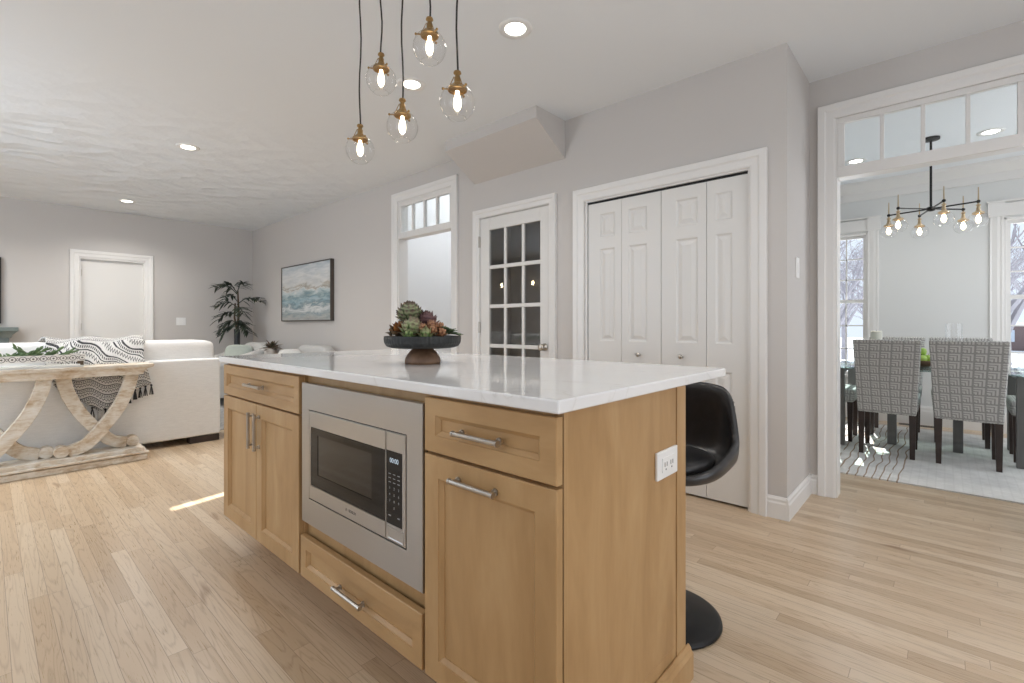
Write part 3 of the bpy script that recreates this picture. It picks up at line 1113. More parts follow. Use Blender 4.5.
holed(mb, F, (a0, a1, b0, b1), (i0, i1, j0, j1), -0.016, 0.0)
mb.build('trim_frame', M['steel'], t)
MB().box(0.798, 1.26, 1.112, 1.700, 0.45, 0.77).box(0.792, 0.7985, 1.100, 1.712, 0.442, 0.780).build('housing', M['black_gap'], t)
ds = 1.209
mb = MB()
F2 = FX(0.786)
holed(mb, F2, (ds + 0.001, 1.699, 0.454, 0.768), (ds + 0.001, 1.687, 0.503, 0.713), -0.012, 0.0)
dr = mb.build('door', M['steel'], t)
mb = MB()
holed(mb, FX(0.787), (ds + 0.001, 1.687, 0.503, 0.713), (1.287, 1.636, 0.548, 0.688), -0.008, 0.0)
mb.build('door_glass', M['black_glass'], dr)
MB().box(0.7885, 0.793, 1.287, 1.636, 0.548, 0.688).build('window', M['mesh_glass'], dr)
mb = MB()
holed(mb, F2, (1.112, ds - 0.001, 0.454, 0.768), (1.127, ds - 0.001, 0.503, 0.715), -0.012, 0.0)
cp = mb.build('control_panel', M['steel'], t)
MB().box(0.787, 0.795, 1.127, ds - 0.001, 0.503, 0.715).build('keypad_glass', M['black_glass'], cp)
mb = MB()
mb.rings2(F2, 1.120, 1.200, 0.459, 0.497, [(0, 0.0), (0.001, 0.002), (0.004, 0.002), (0.006, 0.001)])
mb.build('door_button', M['steel'], cp)


def lettering(name, txt, size, loc, mat, parent, align='CENTER', spacing=1.0):
    cu = bpy.data.curves.new(name, 'FONT')
    cu.body = txt
    cu.size = size
    cu.align_x = align
    cu.align_y = 'CENTER'
    cu.extrude = 0.0002
    cu.space_character = spacing
    o = bpy.data.objects.new(name, cu)
    COL.objects.link(o)
    dg = bpy.context.evaluated_depsgraph_get()
    me = bpy.data.meshes.new_from_object(o.evaluated_get(dg))
    bpy.data.objects.remove(o)
    me.materials.clear()
    me.materials.append(mat)
    ob = bpy.data.objects.new(name, me)
    COL.objects.link(ob)
    root = parent
    while root.parent is not None:
        root = root.parent
    # text facing -X: its right is -Y, its up is Z
    R = Matrix(((0, 0, -1), (-1, 0, 0), (0, 1, 0))).to_4x4()
    me.transform(Matrix.Translation(Vector(loc) - ORG[root.name]) @ R)
    ob.parent = parent
    return ob


lettering('clock_digits', '00:00', 0.0195, (0.7866, 1.168, 0.687), M['digits'], cp)
mb = MB()
for r, z in enumerate((0.648, 0.636, 0.624)):
    for c, y in enumerate((1.190, 1.168, 1.146)):
        MB().box(0.7867, 0.7871, y - 0.0055, y + 0.0055, z - 0.001, z + 0.001).build('key_symbol', M['print'], cp)
for r, row in enumerate(('123', '456', '789', ' 0 ')):
    for c, ch in enumerate(row):
        if ch != ' ':
            lettering('key_digit', ch, 0.010, (0.7868, 1.190 - 0.022 * c, 0.607 - 0.0185 * r), M['print'], cp)
mb = MB()
for y in (1.190, 1.146):
    MB().box(0.7867, 0.7871, y - 0.006, y + 0.006, 0.526, 0.529).build('key_symbol', M['print'], cp)
lettering('maker_mark', 'BOSCH', 0.0135, (0.7858, 1.398, 0.480), M['logo_dark'], dr)
mb = MB()
mb.lathe([(0.0066, 0), (0.0066, 0.0004), (0.0048, 0.0004), (0.0048, 0)], (0.7858, 1.436, 0.480), 20, False, False, axis='x')
mb.box(0.7856, 0.786, 1.4345, 1.4375, 0.4765, 0.4835)
mb.build('maker_emblem', M['logo_dark'], dr)

# outlet on the island end
t = thing('wall_outlet', 'white double outlet on the end panel of the island', 'outlet', (1.298, 0.589, 0.64))
mb = MB().box(1.232, 1.364, 0.581, 0.5895, 0.648, 0.726)
pl = mb.build('cover_plate', M['plate'], t, bev=0.003)
MB().box(1.259, 1.337, 0.5785, 0.581, 0.667, 0.707).build('receptacle', M['plate'], t, bev=0.001)
for x in (1.280, 1.318):
    for q in (-0.0075, 0.0055):
        MB().box(x + q - 0.0015, x + q + 0.0015, 0.5778, 0.579, 0.682, 0.694).build('slot', M['plate_dark'], t)
    MB().lathe([(0.0025, 0), (0.0025, 0.001)], (x - 0.001, 0.5778, 0.674), 10, axis='y').build('ground_hole', M['plate_dark'], t)

# ------------------------------------------------------------------ bar stool
t = thing('bar_stool', 'black leather bucket bar stool on a round black base behind the island', 'bar stool', (1.696, 0.779, 0), rotz=0.0, local=True)
mb = MB()
NA = 48


def hgt(a):     # height of the shell rim above the pan; a = 0 is the back
    a = abs(a)
    back = 0.296 - 0.018 * (min(a, 0.72) / 0.72) ** 3
    arm = 0.118 - 0.085 * min(1, max(0, (a - 0.9) / 1.5))
    s = min(1, max(0, (a - 0.70) / 0.30))
    s = s * s * (3 - 2 * s)
    return back * (1 - s) + arm * s


def rim_r(a):
    c, q = abs(math.cos(a)), abs(math.sin(a))
    return 1 / ((c / (0.238 if math.cos(a) > 0 else 0.215)) ** 3 + (q / 0.230) ** 3) ** (1 / 3)


def shell_ring(fr, lift, grow):
    out = []
    for i in range(NA):
        a = -PI + 2 * PI * i / NA
        r = rim_r(a) * fr
        out.append(Vector((r * math.cos(a) + grow * max(0, math.cos(a)), r * math.sin(a), 0.556 + lift(a))))
    return out


rings = [shell_ring(0.05, lambda a: 0.0, 0), shell_ring(0.45, lambda a: 0.0, 0), shell_ring(0.78, lambda a: 0.008, 0), shell_ring(0.93, lambda a: 0.03 * min(1, hgt(a) / 0.1), 0),
         shell_ring(0.99, lambda a: hgt(a) * 0.4, 0.008), shell_ring(1.0, lambda a: hgt(a) * 0.75, 0.004), shell_ring(1.0, lambda a: hgt(a) * 1.0, 0.004)]
mb.loft(rings, True, True, False)
sh = mb.build('seat_shell', M['leather'], t, smooth=True, sub=1, solid=0.026)
st = MB()
pts = [p + Vector((-0.010 * math.cos(-PI + 2 * PI * i / NA), 0, 0.012)) for i, p in enumerate(rings[-1])]
pts2 = [Vector((p.x * 1.025, p.y * 1.03, p.z - 0.018)) for p in rings[-1]]
for i in range(NA):
    if hgt(-PI + 2 * PI * (i + 0.5) / NA) < 0.06:
        continue
    a, b = pts2[i], pts2[(i + 1) % NA]
    for k in range(4):
        p, q = a.lerp(b, k / 4), a.lerp(b, k / 4 + 0.14)
        st.tube([p, q], 0.0022, 5)
st.build('stitching', M['thread'], sh)
MB().pad((-0.005, 0, 0.586), 0.175, 0.175, 0.030, 0.8, e2=0.7).build('seat_pad', M['leather'], t, smooth=True)
MB().lathe([(0.03, 0.02), (0.03, 0.30), (0.022, 0.31), (0.022, 0.53), (0.09, 0.537), (0.09, 0.541)], (0, 0, 0), 20).build('gas_column', M['black_metal'], t, smooth=False)
MB().lathe([(0.200, 0.0), (0.204, 0.004), (0.202, 0.012), (0.19, 0.018), (0.10, 0.027), (0.04, 0.034), (0.03, 0.05)], (0, 0, 0), 56).build('base', M['black_metal'], t, smooth=True)
# ------------------------------------------------------------------ fruit stand
BX, BY = 1.170, 1.538
t = thing('pedestal_bowl', 'charcoal ribbed bowl on a half-round wooden foot on the island worktop', 'bowl', (BX, BY, 0.925))
MB().lathe([(0.145, 1.034), (0.149, 1.034), (0.150, 1.024), (0.148, 1.008), (0.140, 0.995), (0.120, 0.988), (0.03, 0.986), (0.03, 0.993), (0.118, 0.996), (0.136, 1.004), (0.142, 1.020), (0.145, 1.034)], (BX, BY, 0), 120, False, False, ribs=0.008).build('dish', M['bowl'], t, smooth=False)
MB().lathe([(0.070, 0.9252), (0.071, 0.934), (0.068, 0.948), (0.060, 0.962), (0.050, 0.974), (0.040, 0.983), (0.036, 0.987)], (BX, BY, 0), 40).build('foot', M['walnut'], t, smooth=True)

cs, sn = math.cos(0.7363), math.sin(0.7363)


def beside(r, d):     # r metres to the right of the bowl's middle, d beyond it
    return (BX + d * cs + r * sn, BY + d * sn - r * cs)


def artichoke(name, label, c, R, mat, layers=6, L=1.0, cat='artichoke', core=0.9, lean=None, elev=(-50, 62), nper=9, curl=0.3):
    t = thing(name, label, cat, c, local=True, group={'artichoke': 'artichokes in the bowl', 'succulent_bud': 'peach succulent buds in the bowl'}.get(name, 'green rosettes in the bowl'))
    MB().ball((0, 0, 0), R * core, 14, 10).build('heart', mat, t, smooth=True)
    mb = MB()
    for i in range(layers):
        f = i / max(1, layers - 1)
        el = math.radians(elev[0] + (elev[1] - elev[0]) * f)
        n = max(4, int(nper * math.cos(el) + 2))
        for k in range(n):
            az = 2 * PI * (k + (i % 2) * 0.5) / n + random.uniform(-0.1, 0.1)
            mb.petal((0, 0, 0), az, el, R * (0.93 + random.uniform(-.03, .03)), R * (0.80 + random.uniform(-.08, .08)) * L, R * 0.36, curl)
    mb.build('bracts', mat, t, smooth=True)
    if lean:
        t.rotation_euler = lean
    return t


x, y = beside(-0.055, 0.01)
artichoke('artichoke', 'large green artichoke standing highest at the top left of the bowl', (x, y, 1.117), 0.036, M['artichoke'], 7, lean=(0.15, -0.25, 0.3))
x, y = beside(-0.030, -0.070)
artichoke('artichoke', 'pale green artichoke at the front left of the bowl, below the tallest one', (x, y, 1.056), 0.032, M['artichoke_light'], 6, curl=0.6, lean=(0.2, 0.2, 0.9))
x, y = beside(0.010, 0.02)
artichoke('artichoke', 'dark purple artichoke in the middle of the bowl', (x, y, 1.077), 0.036, M['purple'], 6, lean=(0, 0.2, 0.5), curl=0.5)
x, y = beside(-0.088, -0.03)
t = thing('flower_head', 'amber flower head with brown outer leaves at the left rim of the bowl', 'flower', (x, y, 1.046), local=True)
mb = MB()
for i, el in enumerate((-10, 20, 48)):
    for k in range(7):
        mb.petal((0, 0, 0), 2 * PI * (k + i * .5) / 7, math.radians(el), 0.018, 0.026, 0.011, 0.9)
mb.build('petals', M['amber'], t, smooth=True)
mb = MB()
for i, el in enumerate((-25, 8)):
    for k in range(8):
        mb.petal((0, 0, -0.006), 2 * PI * (k + i * .5) / 8, math.radians(el), 0.024, 0.026, 0.014, 0.9)
mb.build('outer_leaves', M['bronze'], t, smooth=True)
t.rotation_euler = (0.35, -0.25, 0.2)
for lab, r, d, z, R in (('largest peach succulent bud, topmost of the right-hand cluster in the bowl', 0.045, -0.05, 1.070, 0.018),
                        ('round peach succulent bud at the left of the cluster, beside the pale artichoke', 0.016, -0.085, 1.059, 0.017),
                        ('small peach succulent bud at the right behind the green sprig leaves', 0.074, -0.045, 1.066, 0.015),
                        ('brownish peach succulent bud low in the middle of the right-hand cluster', 0.052, -0.090, 1.052, 0.015),
                        ('bright orange succulent bud lowest at the right rim of the bowl', 0.086, -0.080, 1.044, 0.015)):
    x, y = beside(r, d)
    artichoke('succulent_bud', lab, (x, y, z), R, M['peach'], 4, cat='succulent', nper=6, L=1.1, lean=(0.2, 0.3, random.random() * 3))
x, y = beside(0.030, -0.105)
artichoke('succulent_rosette', 'small fresh green rosette at the front of the bowl under the peach buds', (x, y, 1.036), 0.020, M['rosette'], 4, cat='succulent', nper=6, L=1.3, curl=0.8)
x, y = beside(-0.030, -0.118)
artichoke('succulent_rosette', 'small pale green rosette at the front rim below the pale artichoke', (x, y, 1.033), 0.015, M['rosette'], 4, cat='succulent', nper=6, L=1.3, curl=0.8)
x, y = beside(0.098, -0.02)
mb = MB()
for k in range(18):
    a = 2 * PI * k / 18 + random.uniform(-.2, .2)
    e = random.uniform(0.1, 0.9)
    mb.blade((x, y, 1.040), (math.cos(a) * math.cos(e), math.sin(a) * math.cos(e), math.sin(e)), (0, 0, 1), random.uniform(0.050, 0.070), 0.018, 0.25, 5)
tag(mb.build('leaf_sprig', M['leaf'], None, smooth=True, solid=0.0015), 'dark green leafy sprig hanging over the right rim of the bowl', 'leaves')

# ------------------------------------------------------------------ pendant lights
PX = 1.15


def socket_profile(z):
    return [(0.004, z + 0.128), (0.013, z + 0.126), (0.015, z + 0.118), (0.009, z + 0.112), (0.009, z + 0.104), (0.012, z + 0.100), (0.012, z + 0.080),
            (0.017, z + 0.076), (0.017, z + 0.070), (0.034, z + 0.062), (0.036, z + 0.056), (0.036, z + 0.048), (0.033, z + 0.048), (0.033, z + 0.055), (0.012, z + 0.060)]


def globe_profile(R, a0=0.50, a1=2.62, n=14):
    return [(R * math.sin(a0 + (a1 - a0) * i / n), R * math.cos(a0 + (a1 - a0) * i / n)) for i in range(n + 1)]


pend = [(1.976, 1.876, 'clear globe pendant hanging lowest and furthest left of the five'),
        (1.804, 2.135, 'upper clear globe pendant second from the left, beside the furthest left one'),
        (1.648, 1.889, 'clear globe pendant hanging low in the middle of the five'),
        (1.470, 2.144, 'clear globe pendant hanging highest, on the shortest visible cord'),
        (1.309, 1.881, 'clear globe pendant nearest the camera, furthest right of the five')]
for y, z, lab in pend:
    t = thing('pendant_light', lab, 'pendant light', (PX, y, ZC), group='globe pendants over the island')
    c = (PX, y, 0)
    k = 0.9
    mb = MB()
    wob = random.random() * 6
    mb.tube([(PX + 0.003 * math.sin(wob + i), y + 0.003 * math.cos(wob + i * 1.3), z + 0.125 * k + (ZC - 0.02 - z - 0.125 * k) * i / 8) for i in range(9)], 0.0035, 8)
    mb.build('cord', M['black_gap'], t, smooth=True)
    MB().lathe([(0.045, ZC), (0.045, ZC - 0.012), (0.04, ZC - 0.02), (0.005, ZC - 0.024)], c, 24).build('ceiling_cup', M['brass'], t, smooth=False)
    mb = MB()
    mb.lathe([(r * k * 1.08, z + (h - z) * k) for r, h in socket_profile(z)], c, 24)
    sk = mb.build('socket', M['brass'], t, smooth=False, bev=0.001)
    mb = MB()
    for a in (0.4, 2.5, 4.6):
        mb.tube([(PX + math.cos(a) * 0.034, y + math.sin(a) * 0.034, z + 0.047), (PX + math.cos(a) * 0.050, y + math.sin(a) * 0.050, z + 0.047)], 0.003, 8)
        mb.ball((PX + math.cos(a) * 0.052, y + math.sin(a) * 0.052, z + 0.047), 0.005, 8, 6)
        mb.tube([(PX + math.cos(a) * 0.012, y + math.sin(a) * 0.012, z + 0.094), (PX + math.cos(a) * 0.030, y + math.sin(a) * 0.030, z + 0.055)], 0.0015, 6)
    mb.build('thumb_screws', M['brass'], sk, smooth=True)
    R = 0.0635
    mb = MB()
    mb.lathe([(R * 0.50, z + R * 0.86)] + [(r, z + h) for r, h in globe_profile(R)], c, 40, False, False)
    gl = mb.build('glass_globe', M['globe'], t, smooth=True)
    mb = MB()
    mb.tube([(PX + R * math.sin(2.62) * math.cos(2 * PI * i / 32), y + R * math.sin(2.62) * math.sin(2 * PI * i / 32), z + R * math.cos(2.62)) for i in range(33)], 0.0014, 6, False)
    mb.build('rim', M['globe'], gl, smooth=True)
    MB().lathe([(0.003, z - 0.030), (0.011, z - 0.022), (0.0145, z - 0.005), (0.013, z + 0.014), (0.008, z + 0.030), (0.007, z + 0.042)], c, 16).build('bulb', M['bulb'], t, smooth=True)

# recessed lights and added fill spots
def ceiling_spot(x, y, power=34, zl=ZC):
    l = bpy.data.lights.new('can_or_fill_spot', 'SPOT')
    l.energy = power
    l.color = (1.0, 0.955, 0.90)
    l.spot_size = math.radians(150)
    l.spot_blend = 1.0
    l.shadow_soft_size = 0.055
    o = bpy.data.objects.new('can_or_fill_spot', l)
    COL.objects.link(o)
    o.location = (x, y, zl - 0.012)


# fill spots added out of frame, with no fixtures around them
for x, y in ((-0.7, 4.9), (-0.7, 7.6), (0.0, 1.7), (1.9, 0.2), (0.2, -0.6), (2.7, -0.9)):
    ceiling_spot(x, y, 120 if 4 < y else (10 if x < 0.5 else 32))
for x, y, lab in ((1.875, 1.675, 'recessed ceiling light nearest the camera, right of the pendants'), (1.855, 2.558, 'recessed ceiling light seen between the pendant globes'),
                  (1.196, 4.908, 'recessed ceiling light over the living room, nearer of the two there'), (1.201, 7.601, 'recessed ceiling light furthest away, near the far wall'),
                  (5.85, 0.663, 'recessed dining room light seen through the leftmost transom pane'), (5.73, -0.286, 'recessed dining room light seen through the rightmost transom pane')):
    ZL = ZD if x > XD else ZC
    t = thing('recessed_light', lab, 'ceiling light', (x, y, ZL), group='recessed ceiling lights')
    MB().lathe([(0.054, ZL - 0.001), (0.058, ZL - 0.006), (0.086, ZL - 0.006), (0.089, ZL)], (x, y, 0), 40, False, False).build('trim_ring', M['plate'], t, smooth=True)
    ceiling_spot(x, y, 120 if 4 < y else 32, ZL)
    MB().lathe([(0.054, ZL - 0.003), (0.053, ZL - 0.0045), (0.001, ZL - 0.0045)], (x, y, 0), 32).build('lens', M['lens'], t)

# ------------------------------------------------------------------ switches and outlets
t = thing('light_switch', 'white light switch on the narrow return wall beside the dining opening', 'switch', (3.218, YC, 1.36))
MB().box(3.180, 3.256, YC - 0.006, YC, 1.355, 1.475).build('cover_plate', M['plate'], t, bev=0.002)
MB().box(3.203, 3.233, YC - 0.010, YC - 0.006, 1.385, 1.447).build('rocker', M['plate'], t, bev=0.001)
t = thing('light_switch', 'white switch plate on the far wall right of the white door', 'switch', (1.975, YF, 1.08))
MB().box(1.915, 2.035, YF - 0.006, YF, 1.080, 1.195).build('cover_plate', M['plate'], t, bev=0.002)
for x in (1.95, 2.0):
    MB().box(x - 0.012, x + 0.012, YF - 0.011, YF - 0.006, 1.115, 1.16).build('rocker', M['plate'], t, bev=0.001)

# ------------------------------------------------------------------ living room
# sofa, its back to the kitchen
t = thing('sofa', 'cream linen sofa seen from behind, a woven throw over its back', 'sofa', (0.30, 5.55, 0))
SX0, SX1 = -0.95, 1.500
mb = MB().box(SX0, SX1, 5.07, 5.27, 0.06, 0.772)
mb.build('back_frame', M['cream'], t, bev=0.02, seg=3)
for x0, x1 in ((SX0, SX0 + 0.2), (SX1 - 0.2, SX1)):
    MB().box(x0, x1, 5.272, 6.02, 0.06, 0.62).build('arm', M['cream'], t, bev=0.03, seg=3)
MB().box(SX0 + 0.202, SX1 - 0.202, 5.272, 6.0, 0.06, 0.30).build('seat_base', M['cream'], t, bev=0.02)
for i in range(3):
    cx = SX0 + 0.2 + (SX1 - SX0 - 0.4) * (i + 0.5) / 3
    MB().pad((cx, 5.70, 0.39), 0.335, 0.32, 0.085, 0.25, e2=0.45).build('seat_cushion', M['cream'], t, smooth=True)
for i in range(3):
    w_ = (SX1 - SX0 - 0.06) / 3
    cx = SX0 + 0.03 + w_ * (i + 0.5)
    mb = MB().pad((cx, 5.27, 0.74), w_ / 2 - 0.001, 0.15, 0.203, 0.2, e2=0.24)
    mb.build('back_cushion', M['cream'], t, smooth=True)
for x in (SX0 + 0.14, SX1 - 0.13):
    for y in (5.13, 5.93):
        MB().box(x - 0.12, x + 0.12, y - 0.055, y + 0.05, 0, 0.059).build('leg', M['darkwood'], t, bev=0.004)

# throw over the sofa back
X0, X1 = 0.345, 0.945


def zlow(s):
    pts = [(0, 0.60), (0.2, 0.50), (0.44, 0.375), (0.62, 0.44), (0.8, 0.53), (1.0, 0.56)]
    for (a, b), (c, d) in zip(pts, pts[1:]):
        if s <= c:
            return b + (d - b) * (s - a) / (c - a)
    return pts[-1][1]


def throw_pt(s, v):
    x = X0 + (X1 - X0) * s
    zl = zlow(s)
    L = 1.0
    path = [(5.52, 0.905), (5.40, 0.953), (5.25, 0.962), (5.13, 0.93), (5.095, 0.87), (5.062, 0.80), (5.048, 0.76), (5.045, 0.68), (5.042, zl)]
    f = v * (len(path) - 1)
    i = min(int(f), len(path) - 2)
    g = f - i
    y = path[i][0] + (path[i + 1][0] - path[i][0]) * g
    z = path[i][1] + (path[i + 1][1] - path[i][1]) * g
    hang = max(0, (v - 0.6) / 0.4)
    y -= 0.014 * (1 + math.sin(s * 22 + v * 3)) * (0.3 + hang * 0.8)
    z += 0.012 * math.sin(s * 13 + v * 9) * (1 - hang) + 0.012
    x += -0.12 * (1 - v) * (0.5 - s * 0.2) + 0.02 * math.sin(v * 7)
    return Vector((x, y, z))


def throw_uv(s, v):
    # woven bands run across the throw, tilted as it lies
    return (s * 0.62 + v * 0.1, throw_pt(s, v).z * -0.9 + throw_pt(s, v).y * 1.0 - s * 0.16)


t = thing('throw_blanket', 'black and white woven throw with tassels draped over the sofa back', 'throw', (0.65, 5.08, 0.56))
bl = MB().grid(throw_pt, 44, 48, throw_uv).build('blanket', M['throw'], t, smooth=True, solid=0.010)
for i in range(13):
    s = 0.24 + i * 0.76 / 12
    p = throw_pt(s, 1.0)
    dark = i % 2 == 0 or s > 0.8
    mb = MB()
    mb.ball(p + Vector((0, -0.004, -0.006)), 0.009, 8, 6)
    for k in range(7):
        a = random.uniform(0, 6.28)
        mb.tube([p + Vector((0, -0.004, -0.008)), p + Vector((0.008 * math.cos(a), -0.006 + 0.006 * math.sin(a), -0.045)), p + Vector((0.013 * math.cos(a), -0.006 + 0.008 * math.sin(a), -0.085))], 0.0035, 5)
    mb.build('tassel', M['tassel_dark' if dark else 'tassel_light'], bl, smooth=True)

# console table behind the sofa
t = thing('console_table', 'whitewashed wooden console table with curved crossed legs behind the sofa', 'console table', (0.33, 4.92, 0))
CX0, CX1 = -0.26, 0.86
mb = MB()
pr = [(0.0, 0.0), (0.02, 0.0), (0.045, 0.020), (0.055, 0.045), (0.085, 0.058), (0.085, 0.082), (0.0, 0.082)]
z0 = 0.683
zz = [(0.0, z0), (0.012, z0 + 0.03), (0.03, z0 + 0.048), (0.065, z0 + 0.058), (0.072, z0 + 0.082)]
mb.loft([[(CX0 - o, 4.80 - o * 0.35, z), (CX1 + o, 4.80 - o * 0.35, z), (CX1 + o, 5.03 + o * 0.1, z), (CX0 - o, 5.03 + o * 0.1, z)] for o, z in zz], True, True, True)
mb.build('top', M['whitewash'], t, bev=0.003)
mb = MB()
mb.box(-0.265, 0.885, 4.765, 5.03, 0.0, 0.045)
mb.box(-0.275, 0.895, 4.757, 5.035, 0.050, 0.068)
mb.box(-0.255, 0.870, 4.78, 5.025, 0.044, 0.098)
mb.build('plinth', M['whitewash'], t, bev=0.006)


def arc_leg(pts, y0, y1, wd):
    # smooth curve through pts, swept as a board
    P = []
    n = len(pts)
    for i in range(n - 1):
        p0, p1, p2, p3 = (Vector(pts[max(i - 1, 0)]), Vector(pts[i]), Vector(pts[i + 1]), Vector(pts[min(i + 2, n - 1)]))
        for k in range(6):
            q = k / 6
            P.append(0.5 * ((2 * p1) + (p2 - p0) * q + (2 * p0 - 5 * p1 + 4 * p2 - p3) * q * q + (3 * p1 - p0 - 3 * p2 + p3) * q ** 3))
    P.append(Vector(pts[-1]))
    rings = []
    for i, p in enumerate(P):
        d = (P[min(i + 1, len(P) - 1)] - P[max(i - 1, 0)]).normalized()
        nrm = Vector((-d.y, d.x)) * wd / 2
        rings.append([Vector((p.x - nrm.x, y0, p.y - nrm.y)), Vector((p.x + nrm.x, y0, p.y + nrm.y)), Vector((p.x + nrm.x, y1, p.y + nrm.y)), Vector((p.x - nrm.x, y1, p.y - nrm.y))])
    return MB().loft(rings, True, True, True)


for cx in (0.597, 0.093):
    for s in (1, -1):
        pts = [(cx - s * 0.200, 0.690), (cx - s * 0.175, 0.57), (cx - s * 0.112, 0.42), (cx - s * 0.015, 0.275), (cx + s * 0.075, 0.170), (cx + s * 0.180, 0.128)]
        y0, y1 = (4.90, 4.96) if s > 0 else (4.83, 4.895)
        lg = arc_leg(pts, y0, y1, 0.085).build('leg', M['whitewash'], t, bev=0.003)
        MB().lathe([(0.042, y0 - 0.012), (0.043, y0 - 0.006), (0.043, y1 + 0.006), (0.042, y1 + 0.012)], (cx + s * 0.214, 0, 0.1405), 24, axis='y').build('scroll', M['whitewash'], lg, smooth=False, bev=0.002)

# tray with greenery on the console
t = thing('serving_tray', 'white tray with a black medallion pattern on the console table', 'tray', (0.20, 4.90, 0.766))
mb = MB()
for a in ((-0.12, 0.508, 4.80, 4.812), (-0.12, 0.508, 4.985, 4.997), (-0.12, -0.108, 4.812, 4.985), (0.496, 0.508, 4.812, 4.985)):
    mb.box(*a, 0.812, 0.860)
mb.build('pattern_rail', M['tray'], t)
MB().box(-0.115, 0.503, 4.805, 4.992, 0.766, 0.780).build('bottom', M['offwhite'], t)
for x in (-0.116, 0.485):
    for y in (4.806, 4.978):
        MB().box(x, x + 0.018, y, y + 0.018, 0.780, 0.812).build('corner_block', M['stem'], t)
mb = MB()
for k in range(18):
    bx = 0.05 + random.uniform(-0.02, 0.30)
    a = random.uniform(-0.5, 1.1)
    e = random.uniform(0.25, 1.0)
    b = Vector((bx, 4.88 + random.uniform(-0.04, 0.04), 0.815))
    d = Vector((math.cos(e) * math.copysign(1, random.random() - 0.3), math.sin(a) * 0.3, math.sin(e))).normalized()
    L = random.uniform(0.10, 0.17)
    mb.tube([b, b + d * L], [0.003, 0.0015], 5)
    for q in range(9):
        tt = 0.2 + 0.8 * q / 9
        s = Vector((random.uniform(-1, 1), random.uniform(-1, 1), random.uniform(0.1, 1))).normalized()
        mb.blade(b + d * L * tt, (d + s * 0.55).normalized(), (0, -1, 0.2), random.uniform(0.04, 0.065), 0.0075, 0.1, 3)
sp = mb.build('greenery_sprigs', M['sprig'], None, smooth=True, solid=0.001)
tag(sp, 'bunch of green leafy sprigs lying in the medallion tray', 'greenery')

# painting
t = thing('painting', 'abstract blue and white seascape in a thin dark frame on the right wall', 'painting', (XW, 6.54, 1.13))
mb = MB()
holed(mb, FX(XW), (5.735, 7.225, 1.137, 1.922), (5.748, 7.212, 1.150, 1.909), 0.0, 0.050)
mb.build('frame', M['frame_dark'], t)
MB().box(XW - 0.040, XW - 0.005, 5.748, 7.212, 1.150, 1.909).build('canvas', M['seascape'], t)


# armchairs, side table, plants under the painting
def armchair(label, cy, pil, plabel, px, py, hw, hh, ox=0.0):
    t = thing('armchair', label, 'armchair', (2.52, cy, 0), group='armchairs under the painting')
    MB().box(2.12, 2.90, cy - 0.33, cy + 0.33, 0.12, 0.30).build('seat_base', M['greyfab'], t, bev=0.02)
    MB().pad((2.45, cy, 0.38), 0.33, 0.30, 0.085, 0.3, e2=0.5).build('seat_cushion', M['greyfab'], t, smooth=True)
    MB().pad((2.83, cy, 0.50), 0.10, 0.40, 0.33, 0.35, e2=0.4).build('backrest', M['greyfab'], t, smooth=True)
    for s in (-1, 1):
        mb = MB()
        pts = [(2.14, cy + s * 0.37, 0.50), (2.30, cy + s * 0.37, 0.56), (2.60, cy + s * 0.37, 0.64), (2.83, cy + s * 0.36, 0.72)]
        mb.tube(pts, [0.055, 0.065, 0.07, 0.07], 12)
        mb.box(2.12, 2.84, cy + s * 0.37 - 0.05, cy + s * 0.37 + 0.05, 0.12, 0.50)
        mb.build('arm', M['greyfab'], t, smooth=False)
        for x in (2.17, 2.84):
            MB().lathe([(0.015, 0.0105), (0.024, 0.119)], (x, cy + s * 0.30, 0), 10).build('leg', M['darkwood'], t, smooth=True)
    p = MB().pad((0, 0, 0), hw, 0.065, hh, 0.9, e2=0.45)
    o = p.build('throw_pillow', M[pil], None, smooth=True)
    tag(o, plabel, 'pillow')
    for v in o.data.vertices:
        v.co.z -= hh
    o.location = (px, py, 0.452 + hh)
    o.rotation_euler = (-0.22, 0.0, 0.7363 - PI / 2)
    if ox:
        t.location.x += ox
    return t


armchair('pale grey armchair in the corner by the palm, mostly hidden by the island', 7.50, 'sage', 'sage green pillow on the corner armchair, below the palm', 2.44, 7.50, 0.20, 0.175, -0.12)
armchair('pale grey armchair under the painting, nearer the cased opening', 5.93, 'offwhite', 'pale green-white pillow on the armchair right of the potted succulent', 2.545, 6.04, 0.155, 0.165)
t = thing('side_table', 'small dark side table between the two armchairs', 'side table', (2.57, 6.66, 0))
MB().lathe([(0.21, 0.645), (0.215, 0.655), (0.21, 0.665)], (2.57, 6.66, 0), 32).build('tabletop', M['darkwood'], t)
for k in range(3):
    a = 2 * PI * k / 3
    MB().tube([(2.57 + 0.15 * math.cos(a), 6.66 + 0.15 * math.sin(a), 0.0105), (2.57 + 0.10 * math.cos(a), 6.66 + 0.10 * math.sin(a), 0.645)], 0.014, 8).build('leg', M['darkwood'], t)
t = thing('potted_succulent', 'reddish green succulent in a brown and white pot on the side table', 'potted plant', (2.57, 6.66, 0.665))
MB().lathe([(0.055, 0.665), (0.085, 0.69), (0.09, 0.74), (0.080, 0.775), (0.072, 0.775), (0.07, 0.76)], (2.57, 6.66, 0), 24).build('pot', M['pot'], t, smooth=True)
mb = MB()
for k in range(36):
    a = random.uniform(0, 2 * PI)
    e = random.uniform(0.05, 1.2)
    mb.blade((2.57, 6.66, 0.765), (math.cos(a) * math.cos(e), math.sin(a) * math.cos(e), math.sin(e)), (0, 0, 1), random.uniform(0.11, 0.18), 0.020, 0.2, 5)
mb.build('leaves', M['redleaf'], t, smooth=True, solid=0.003)

